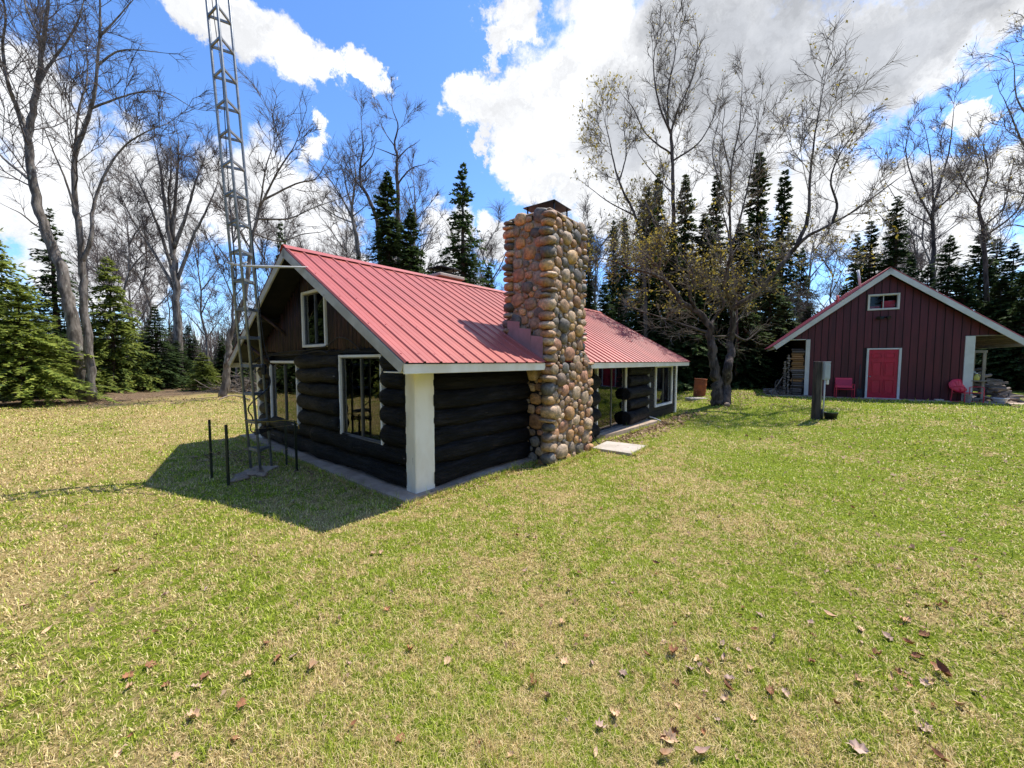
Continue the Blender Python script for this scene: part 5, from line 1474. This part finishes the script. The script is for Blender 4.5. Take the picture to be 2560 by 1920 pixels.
# ------------------------------------------------------------------ yard things on the right
def build_yard():
    p = gpt(1748, 984)
    dr = thing('steel_drum', 'rusty orange steel drum standing left of the double-trunked tree', 'drum', p, .3, rot=(R(2.5), R(3), .3))
    prof = [(0, 0), (.28, 0), (.292, .012)]
    for z in np.linspace(.02, .88, 26): prof.append((.29 + (.014 if abs(z - .30) < .022 or abs(z - .59) < .022 else 0), z))
    prof += [(.30, .885), (.30, .90), (.285, .90), (.28, .86), (.27, .5), (0, .45)]
    MB().lathe(prof, 28).obj('drum_shell', 'rust', dr)
    mb = MB(); mb.lathe([(.296, .88), (.307, .885), (.309, .895), (.304, .905), (.296, .9)], 28); mb.obj('rim', 'rust', dr)
    # meter post
    p = gpt(2040, 1046); a = .12
    mp = thing('meter_post', 'dark wooden post carrying a grey electrical box on the lawn', 'utility post', p, a)
    MB().box(-.11, .05, -.08, .08, -.2, 1.78, .01).obj('post', 'darkwood', mp)
    MB().box(.055, .10, -.07, .07, -.2, 1.74, .008).obj('post', 'oldwood', mp)
    bx = MB().box(.06, .27, -.15, -.075, 1.22, 1.76, .012).obj('meter_box', 'boxgrey', mp)
    MB().box(.055, .275, -.155, -.07, 1.755, 1.775, .004).obj('box_lid', 'boxgrey', bx)
    MB().box(.07, .26, -.158, -.15, 1.26, 1.70, .004).obj('box_door', 'boxgrey', bx)
    MB().tube([(.13, -.11, 1.22), (.128, -.11, .6), (.115, -.11, .05)], .022, 10).obj('conduit', 'conduit', mp)
    MB().box(.17, .24, -.15, -.09, 1.08, 1.22, .01).obj('outlet', 'trim_g', mp)
    MB().tube([(.09, -.10, .0), (.09, -.10, .32)], .03, 10).obj('stub_pipe', 'plastic_b', mp)
    q = gpt(2076, 1046)
    pl = thing('planter', 'black plastic tub of green grass beside the meter post', 'planter', q, .4)
    MB().lathe([(0, .0), (.14, 0), (.18, .18), (.19, .19), (.19, .205), (.175, .205), (.165, .16), (0, .16)], 24).obj('tub', 'plastic_b', pl)
    nr = np.random.default_rng(5); n = 160; a_ = nr.uniform(0, 6.28, n); r_ = nr.uniform(0, .13, n)
    P0 = np.stack([r_ * np.cos(a_), r_ * np.sin(a_), np.full(n, .15)], 1); T = np.stack([nr.normal(0, .3, n), nr.normal(0, .3, n), np.ones(n)], 1); L = nr.uniform(.06, .2, (n, 1))
    sd = np.stack([np.cos(a_ * 3), np.sin(a_ * 3), 0 * a_], 1) * .007
    V = np.stack([P0 - sd, P0 + sd, P0 + T * L], 1).reshape(-1, 3); F = np.arange(n * 3).reshape(-1, 3)
    mk('grass_tuft', np_mesh('grass_tuft', V, F, 'leafy', {'rnd': np.repeat(nr.random(n), 3)}), pl)
build_yard()

def chair(name, label, s_, t_, rz, shell):
    """steel lawn chair; local -y is its front"""
    ch = thing(name, label, 'chair', barn_w(s_, t_, .40), BA + rz)
    w = .56
    # seat pan, dished
    mb = MB(); nx, ny = 8, 8; vs_ = []
    for j in range(ny + 1):
        for i in range(nx + 1):
            u, v = i / nx - .5, j / ny
            vs_.append((u * w, -.24 + v * .46, .40 - .03 * math.cos(u * 3.1) * math.sin(v * 3.1) - .05 * v + (-.03 * max(0, .15 - v) / .15)))
    fs = [(j * (nx + 1) + i, j * (nx + 1) + i + 1, (j + 1) * (nx + 1) + i + 1, (j + 1) * (nx + 1) + i) for j in range(ny) for i in range(nx)]
    k = len(vs_); vs_ += [(x, y, z - .012) for x, y, z in vs_]; fs += [tuple(i + k for i in f[::-1]) for f in fs]
    mb.add(vs_, fs, True); mb.obj('seat', 'redmetal', ch)
    # back
    mb = MB()
    if shell:
        n = 28; c = []
        for i in range(n):
            a = -math.pi * .5 + 2 * math.pi * i / n; rx, rz_ = .31, .27
            wv = 1 + .02 * math.cos(a * 9)
            c.append((rx * math.cos(a) * wv, rz_ * math.sin(a) * wv))
        P = lambda x, z, d: Vector((x, .26 + (z + .27) * .32 - .10 * (1 - (x / .31) ** 2) * .5 + .05 + d, .62 + z))
        ring = [P(x, z, 0) for x, z in c]; ring2 = [P(x, z, .012) for x, z in c]; mid = [P(x * .55, z * .55, .0) for x, z in c]; mid2 = [P(x * .55, z * .55, .012) for x, z in c]
        ct, ct2 = P(0, 0, 0), P(0, 0, .012)
        vs_ = ring + mid + [ct] + ring2 + mid2 + [ct2]; m = 2 * n + 1
        fs = []
        for i in range(n):
            j = (i + 1) % n
            fs += [(i, j, n + j, n + i), (n + i, n + j, 2 * n), (m + j, m + i, m + n + i, m + n + j), (m + n + j, m + n + i, m + 2 * n), (i, m + i, m + j, j)]
        mb.add(vs_, fs, True)
        bk = mb.obj('backrest', 'redmetal', ch)
        for i in range(5):
            a = math.pi * (.2 + .15 * i); mb = MB(); p = [P(.02 * math.cos(a) , -.2, -.004), P(.25 * math.cos(a), -.2 + .42 * math.sin(a), -.004)]
            mb.tube(p, .006, 5); mb.obj('flute', 'redmetal', bk)
    else:
        # square pressed back with two-by-two openings
        P = lambda x, z: Vector((x, .20 + z * .30, .42 + z))
        U = Vector((1, 0, 0)); Wv = Vector((0, .30, 1)).normalized(); Nn = U.cross(Wv)
        def bar(x0, x1, z0, z1): mb.obox((P(x0, z0) + P(x1, z1)) / 2, U * (x1 - x0) / 2, (P(0, z1) - P(0, z0)) / 2, Nn * .008, .004)
        X = [-.29, -.15, -.035, .035, .15, .29]; Zs = [0, .10, .20, .26, .36, .44]
        bar(-.29, .29, 0, .10); bar(-.29, .29, .36, .44); bar(-.29, .29, .205, .255)
        for a, b in ((-.29, -.17), (-.03, .03), (.17, .29)): bar(a, b, .10, .205); bar(a, b, .255, .36)
        q = MB(); q.obox(P(0, .23) + Nn * .009, U * .28, (P(0, .36) - P(0, .10)) / 2, Nn * .003); q.obj('back_inset', 'door', ch)
        bk = mb.obj('backrest', 'redmetal', ch)
        for x in (-.10, .10):
            for z in (.152, .307):
                mb2 = MB(); mb2.obox(P(x, z), U * .03, Wv * .012, Nn * .006); mb2.obox(P(x, z), U * .012, Wv * .03, Nn * .0065); mb2.obox(P(x, z), U * .07, Wv * .004, Nn * .004); mb2.obox(P(x, z), U * .004, Wv * .055, Nn * .0045); mb2.obj('cut_out', 'redmetal', bk)
    for sx in (-1, 1):
        x = sx * .30
        MB().tube(bezier([(x, -.30, 0), (x, -.30, .3), (x, -.29, .55), (x, -.24, .60), (x, .0, .60), (x * .98, .24, .58)], 4), .014, 8).obj('arm', 'redmetal', ch)
        MB().tube(bezier([(x, -.30, .012), (x, -.1, .012), (x, .2, .012), (x, .28, .05), (x * .98, .26, .30), (x * .96, .27, .58)], 4), .014, 8).obj('leg', 'redmetal', ch)
    MB().tube([(-.30, -.22, .385), (.30, -.22, .385)], .012, 8).obj('stretcher', 'redmetal', ch)
    MB().tube([(-.30, .2, .345), (.30, .2, .345)], .012, 8).obj('stretcher', 'redmetal', ch)
    return ch

def build_barn_things():
    chair('metal_chair', 'red square-backed metal lawn chair left of the cherry red door', 1.32, -.36, R(-4), False)
    chair('metal_chair', 'red shell-backed metal lawn chair in front of the right white corner board', 5.02, -.42, R(18), True)
    # firewood under the left bay: split pieces across, round ends beyond
    fm = []
    for k in range(6):
        mb = MB(); n = 5 if k % 2 else 4; pr = []
        rr = random.Random(k)
        for i in range(n):
            a = 2 * math.pi * i / n + rr.uniform(-.25, .25); pr.append((math.cos(a) * rr.uniform(.8, 1.1), math.sin(a) * rr.uniform(.75, 1.05)))
        vs_ = [Vector((x, p[0] * (1 + .08 * math.sin(x * 3 + k)), p[1])) for x in (-1, -.3, .4, 1) for p in pr]
        fs = [(j * n + i, j * n + (i + 1) % n, (j + 1) * n + (i + 1) % n, (j + 1) * n + i) for j in range(3) for i in range(n)] + [tuple(range(n))[::-1], tuple(3 * n + i for i in range(n))]
        mb.add(vs_, fs); fm.append((mb.mesh('firewood', 'fire_n'), mb.mesh('firewood', 'fire_g')))
    rr = random.Random(9)
    z = .44; i = 0
    while z < 2.52:
        h = rr.uniform(.075, .12); g = 1 if (z < 1.55 or z > 2.25) and rr.random() < .85 else 0
        o = mk('firewood', fm[rr.randrange(6)][g], None, barn_w(-.33 + rr.uniform(-.03, .03), .10 + rr.uniform(-.04, .04), z + h / 2), (rr.uniform(-.3, .3), rr.uniform(-.03, .03), BA + rr.uniform(-.08, .08)), (.235 + rr.uniform(-.03, .03), h * .8, h * .53))
        tag(o, 'split firewood piece lying sideways in the tall stack left of the barn', 'firewood', 'sideways firewood in the left stack'); z += h * .98
    for col in range(2):
        z = .44
        while z < 2.3 - col * .35:
            h = rr.uniform(.09, .14)
            o = mk('firewood', fm[rr.randrange(6)][1], None, barn_w(-.68 - col * .13, .15 + rr.uniform(-.03, .03), z + h / 2), (rr.uniform(0, 3), 0, BA + R(90) + rr.uniform(-.1, .1)), (.22, h * .52, h * .53))
            tag(o, 'firewood piece showing its end grain at the outer edge of the left stack', 'firewood', 'end-on firewood in the left stack'); z += h * .97
    rk = thing('firewood_rack', 'thin black metal rack holding the left firewood stack', 'rack', barn_w(-.33, -.17, .40), BA)
    for x in (-.20, .17): MB().tube([(x, 0, 0), (x, 0, .78)], .014, 6).obj('upright', 'cable', rk)
    for zz in (.04, .78): MB().tube([(-.20, 0, zz), (.17, 0, zz)], .014, 6).obj('rail', 'cable', rk)
    # old cart wheel and junk leaning there
    wh = thing('cart_wheel', 'old dark spoked wheel leaning against the left firewood stack', 'wheel', barn_w(-.98, -.12, .40), BA, rot=(R(-14), R(18), BA + R(50)))
    pts = [(.36 * math.cos(a), 0, .38 + .36 * math.sin(a)) for a in np.linspace(0, 2 * math.pi, 33)]
    MB().tube(pts, .022, 7, False).obj('rim', 'darkwood', wh)
    for a in np.linspace(0, 2 * math.pi, 11)[:-1]: MB().tube([(0, 0, .38), (.35 * math.cos(a), 0, .38 + .35 * math.sin(a))], .010, 5).obj('spoke', 'darkwood', wh)
    mb = MB(); mb.tube([(0, -.06, .38), (0, .06, .38)], .05, 10); mb.obj('hub', 'darkwood', wh)
    for i, (a, b, lab) in enumerate([((-1.35, -.1, .40), (-.78, .1, 1.45), 'grey pole leaning against the left firewood stack'), ((-1.2, .1, .40), (-.9, .3, 1.1), 'short dark stick leaning behind the spoked wheel')]):
        tag(MB().tube([barn_w(*a), barn_w(*b)], .022, 7).obj('pole', 'fire_g' if i == 0 else 'darkwood'), lab, 'pole')
    for i in range(14):
        o = mk('firewood', fm[rr.randrange(6)][1], None, barn_w(-1.32 + rr.uniform(-.2, .3), .25 + rr.uniform(-.25, .35), .47 + .07 * (i // 5)), (rr.uniform(0, 3), rr.uniform(-.3, .3), rr.uniform(0, 3)), (.19, .055, .055))
        tag(o, 'dark firewood chunk dumped on the slab beside the spoked wheel', 'firewood', 'dumped firewood by the wheel')
    for s_, t_, a, lab in ((-.55, -.5, .1, 'pale broken board lying on the slab before the left stack'), (-.12, -.45, -.2, 'short pale board on the slab below the left corner board')):
        o = MB().box(-.22, .22, -.05, .05, 0, .04, .008).obj('loose_board', 'oldwood', None, loc=barn_w(s_, t_, .402), rot=(0, 0, BA + a)); tag(o, lab, 'board')
    # leaning long-handled tool by the door
    tl = thing('shovel', 'dark long-handled shovel leaning on the wall left of the door', 'shovel', barn_w(1.86, -.10, .40), BA)
    MB().tube([(0, -.08, .35), (.02, .05, 1.45)], .018, 8).obj('handle', 'darkwood', tl)
    mb = MB(); mb.prism([(-.10, -.14, .05), (.0, -.16, .0), (.10, -.14, .05), (.09, -.10, .36), (.03, -.08, .42), (-.03, -.08, .42), (-.09, -.10, .36)], (0, .012, 0)); mb.obj('blade', 'black', tl)
    tag(MB().box(-.13, .13, -.06, .06, 0, .07, .012).obj('pale_block', 'concrete_l', None, loc=barn_w(4.30, -.28, .402), rot=(0, 0, BA + .1)), 'small pale block on the slab between door and shell-backed chair', 'block')
    # shelf stand, jug, woodpile, bucket and basin under the right bay
    sh = thing('shelf_stand', 'weathered grey wooden shelf stand under the right roof overhang', 'shelf', barn_w(5.62, .12, .40), BA)
    for x in (.0, -.30): MB().box(x - .045, x + .045, -.03, .03, 0, 1.98 if x == 0 else 1.95, .006).obj('upright', 'oldwood', sh)
    MB().box(-.36, .07, -.032, .028, 1.93, 2.03, .006).obj('top_rail', 'oldwood', sh)
    MB().box(-.36, .06, -.16, .10, .80, .84, .005).obj('shelf_board', 'oldwood', sh); MB().box(-.36, .06, -.14, .10, .10, .14, .005).obj('shelf_board', 'oldwood', sh)
    MB().box(-.42, -.24, -.12, .0, 1.13, 1.19, .01).obj('bracket', 'boxgrey', sh)
    jg = thing('plastic_jug', 'yellow plastic jug standing on the grey shelf stand', 'jug', barn_w(5.42, .06, 1.242), BA)
    MB().lathe([(0, 0), (.075, 0), (.085, .02), (.085, .12), (.06, .19), (.03, .22), (.025, .26), (.03, .262), (.03, .285), (0, .285)], 18).obj('jug_body', 'yellow', jg)
    MB().tube(bezier([(.07, 0, .15), (.10, 0, .20), (.05, 0, .24), (.025, 0, .24)], 4), .01, 6).obj('handle', 'yellow', jg)
    MB().lathe([(.032, .262), (.032, .29), (0, .29)], 14).obj('cap', 'plastic_w', jg)
    for i in range(60):
        x = rr.uniform(5.45, 6.75); top = max(.2, 1.55 - (x - 5.4) * 1.05); z = .45 + rr.random() * top; y = rr.uniform(.35, 1.1)
        o = mk('firewood', fm[rr.randrange(6)][1], None, barn_w(x, y, z), (rr.uniform(0, 3), rr.uniform(-.35, .35), BA + rr.uniform(-.6, .6)), (rr.uniform(.18, .28), .06, .055))
        tag(o, 'grey firewood piece in the tumbled heap under the right overhang', 'firewood', 'tumbled firewood under the right overhang')
    bu = thing('bucket', 'white plastic bucket beneath the shell-backed chair', 'bucket', barn_w(5.16, -.10, .402), BA)
    MB().lathe([(0, 0), (.10, 0), (.125, .26), (.135, .265), (.135, .285), (.12, .285), (.11, .05), (0, .05)], 20).obj('pail', 'plastic_w', bu)
    MB().tube(bezier([(-.13, 0, .26), (-.12, -.10, .18), (0, -.16, .14), (.12, -.10, .18), (.13, 0, .26)], 4), .004, 5).obj('handle', 'galv', bu)
    ba = thing('basin', 'white basin on the slab in front of the tumbled firewood', 'basin', barn_w(5.98, -.20, .402), BA)
    MB().lathe([(0, 0), (.12, 0), (.16, .05), (.215, .16), (.225, .165), (.22, .18), (.205, .175), (.15, .06), (0, .03)], 22).obj('bowl', 'plastic_w', ba)
    MB().lathe([(.215, .172), (.228, .17), (.228, .182), (.214, .184)], 22).obj('rim', 'plastic_w', ba)
    h = [gpt(2548, 1020), gpt(2530, 1016), gpt(2515, 1008), gpt(2505, 1000), gpt(2515, 995), gpt(2545, 993), gpt(2600, 993)]
    tag(MB().tube(bezier([q + Vector((0, 0, .03)) for q in h], 5), .022, 7).obj('garden_hose', 'twine'), 'pale hose curving over the grass at the right edge', 'hose')
build_barn_things()

# ------------------------------------------------------------------ fallen leaves
def leaf_meshes():
    out = {}
    lob = [(0, -1), (.18, -.75), (.62, -.72), (.5, -.35), (.98, -.05), (.6, .1), (.62, .5), (.28, .42), (.12, .62), (0, 1), (-.12, .62), (-.28, .42), (-.62, .5), (-.6, .1), (-.98, -.05), (-.5, -.35), (-.62, -.72), (-.18, -.75)]
    ova = [(0, -1), (.22, -.75), (.42, -.3), (.45, .1), (.32, .55), (0, 1), (-.32, .55), (-.45, .1), (-.42, -.3), (-.22, -.75)]
    for m_ in ('leaf_t', 'leaf_r', 'leaf_p'):
        L = []
        for k in range(4):
            o = lob if k < 3 else ova; cu = .28 + .2 * k; tw = .2 * (k - 1.5)
            f = lambda x, y, d: (x * .05 * (1 - .25 * cu * abs(x)), y * .055, .012 + d + .05 * cu * (abs(x) ** 1.4 + .5 * abs(y) ** 1.6) * .9 + tw * .03 * x * y)
            n = len(o); mb = MB(); vs_ = [f(0, 0, 0)] + [f(x * .5, y * .5, 0) for x, y in o] + [f(x, y, 0) for x, y in o]
            fs = [(0, 1 + i, 1 + (i + 1) % n) for i in range(n)] + [(1 + i, 1 + n + i, 1 + n + (i + 1) % n, 1 + (i + 1) % n) for i in range(n)]
            vs_ = [(x + .004 * mnoise.noise(Vector((x * 60, y * 60, k * 5.))), y, z + .016 * mnoise.noise(Vector((x * 45, y * 45, k * 9. + 2)))) for x, y, z in vs_]
            mb.add(vs_, fs, True)
            s0 = f(0, -1, 0); mb.tube([s0, (s0[0] + .006, s0[1] - .025, s0[2] - .006)], .0012, 3)
            L.append(mb.mesh('leaf', m_))
        out[m_] = L
    return out

def build_leaves():
    lm = leaf_meshes(); rr = random.Random(31)
    named = [((64, 1520), 'leaf_t', 1.3, 'large tan fallen leaf at the left edge of the lawn'), ((118, 1580), 'leaf_t', 1.0, None), ((290, 1435), 'leaf_r', 1.2, 'curled rust brown leaf on the lawn left of centre'),
             ((375, 1668), 'leaf_r', 1.15, 'single curled brown leaf low on the left lawn'), ((490, 1725), 'leaf_p', 1.1, None), ((485, 1800), 'leaf_t', 1.1, None), ((770, 1680), 'leaf_t', 1.3, 'pale tan lobed leaf low on the middle left lawn'), ((740, 1645), 'leaf_p', 1.0, None),
             ((1025, 1632), 'leaf_r', 1.1, 'upright brown leaf near the bottom centre of the lawn'), ((415, 1490), 'leaf_p', .9, None), ((1340, 1350), 'leaf_t', .9, None), ((1520, 1352), 'leaf_t', 1.1, 'pale leaf in the middle of the lawn below the paving slab'), ((2355, 1690), 'leaf_r', 1.6, 'large rust brown curled leaf low on the right lawn'),
             ((2070, 1545), 'leaf_t', 1.4, 'long tan leaf on the right lawn'), ((2255, 1560), 'leaf_t', 1.2, None), ((2210, 1595), 'leaf_p', 1.3, None), ((2315, 1830), 'leaf_p', 1.5, 'large pinkish leaf near the lower right corner'), ((1685, 1640), 'leaf_r', 1.4, 'bright rust leaf on the lower middle right lawn'), ((1680, 1860), 'leaf_t', 1.5, 'large tan leaf at the bottom edge right of centre'),
             ((1755, 1900), 'leaf_p', 1.4, None), ((2140, 1880), 'leaf_p', 1.4, None), ((1930, 1740), 'leaf_r', 1.2, None), ((1895, 1540), 'leaf_p', 1.0, None), ((1660, 1900), 'leaf_t', 1.3, None), ((1560, 1690), 'leaf_p', 1.0, None), ((620, 1700), 'leaf_t', 1.1, None), ((950, 1388), 'leaf_t', 1.0, None), ((1075, 1355), 'leaf_r', .9, None)]
    spots = [((gpt(u, v)), m_, s_, lab) for (u, v), m_, s_, lab in named]
    for i in range(170):
        b = rr.random()
        if b < .55: u, v = (rr.uniform(1350, 2540), 1240 + 660 * rr.random() ** .8) if rr.random() < .5 else (rr.gauss(*rr.choice(((1690, 45), (2230, 60), (2330, 50), (1960, 80)))), min(max(1640 + rr.gauss(0, 110), 1200), 1900))
        elif b < .8: u, v = rr.uniform(200, 1500), rr.uniform(1320, 1900)
        else: u, v = rr.uniform(1500, 2560), rr.uniform(1090, 1300)
        p = gpt(u, v); spots.append((p, rr.choice(['leaf_t', 'leaf_r', 'leaf_p', 'leaf_r', 'leaf_t']), rr.uniform(.5, 1.15), None))
    txt = {'leaf_t': 'tan dry leaf lying on the lawn', 'leaf_r': 'rust brown dry leaf lying on the lawn', 'leaf_p': 'pinkish brown dry leaf lying on the lawn'}
    for p, m_, s_, lab in spots:
        if not bool(lawn_free(np.array([p.x]), np.array([p.y]))[0]): continue
        o = mk('fallen_leaf', lm[m_][rr.randrange(4)], None, (p.x, p.y, p.z + .006), (rr.uniform(-.45, .45), rr.uniform(-.45, .45), rr.uniform(0, 6.28)), (s_ * .64, s_ * .64, s_ * rr.uniform(.6, 1.5)))
        side = ' left of the chimney' if p.x < .6 * p.y * .1 else ' right of the chimney'
        tag(o, lab or txt[m_] + side, 'leaf', 'scattered ' + txt[m_].split(' dry')[0] + ' leaves' + side)
    # litter drifted against the cabin, under the trees and thin over the lawn: too many to count
    nr = np.random.default_rng(8); pts = []
    for s0, s1, t0, t1, n in ((4.5, 12.5, -1.1, -.3, 900), (5.0, 9.5, -.7, -.36, 500), (-.5, 2.8, -.5, -.14, 120), (-1.6, -.3, .5, 5.5, 260)):
        q = np.array([tuple(cab_w(a, b)) for a, b in zip(nr.uniform(s0, s1, n), t1 - (t1 - t0) * nr.random(n) ** 1.8)]); pts.append(q)
    for cx, cy, sx, sy, n in ((9.6, 17.5, 2.2, 1.5, 600), (11.5, 19.5, 1.8, 1.2, 500), (-11, 21.5, 4, 2, 700), (-19, 19, 3, 2, 900), (-5, 25, 5, 2, 500), (2.2, 3.2, 2.2, 1.5, 220), (-1.5, 3.0, 2, 1.2, 90), (4, 6, 4, 3.4, 160), (9, 8, 4, 3, 160), (-5, 5, 3, 2, 60), (19, 16, 2, 2, 300)):
        pts.append(np.stack([nr.normal(cx, sx, n), nr.normal(cy, sy, n), np.zeros(n)], 1))
    P = np.concatenate(pts); P = P[lawn_free(P[:, 0], P[:, 1])]; n = len(P)
    P[:, 2] = ground_z(P[:, 0], P[:, 1]) + .02 + .015 * nr.random(n)
    a = nr.uniform(0, 6.28, n); U = np.stack([np.cos(a), np.sin(a), nr.normal(0, .35, n)], 1); W = np.stack([-np.sin(a), np.cos(a), nr.normal(0, .35, n)], 1); s_ = np.clip(.007 + .0034 * np.hypot(P[:, :1], P[:, 1:2]), .01, .05) * nr.uniform(.6, 1.25, (n, 1))
    V = np.stack([P - U * s_, P - W * s_ * .6 + np.array([0, 0, .01]), P + U * s_, P + W * s_ * .6 + np.array([0, 0, .012])], 1).reshape(-1, 3)
    F = (np.arange(n) * 4)[:, None] + np.array([[0, 1, 2, 3]])
    me = np_mesh('leaf_litter', V, F, 'litter', {'rnd': np.repeat(nr.random(n), 4)})
    o = kind(mk('leaf_litter', me), 'stuff'); o['label'] = 'small dry leaves and leaf bits scattered over lawn edges'; o['category'] = 'leaf litter'
M['litter'] = foliage('dry leaf litter', (.16, .085, .05), (.48, .33, .20), .15, .8)
build_leaves()
build_grass()
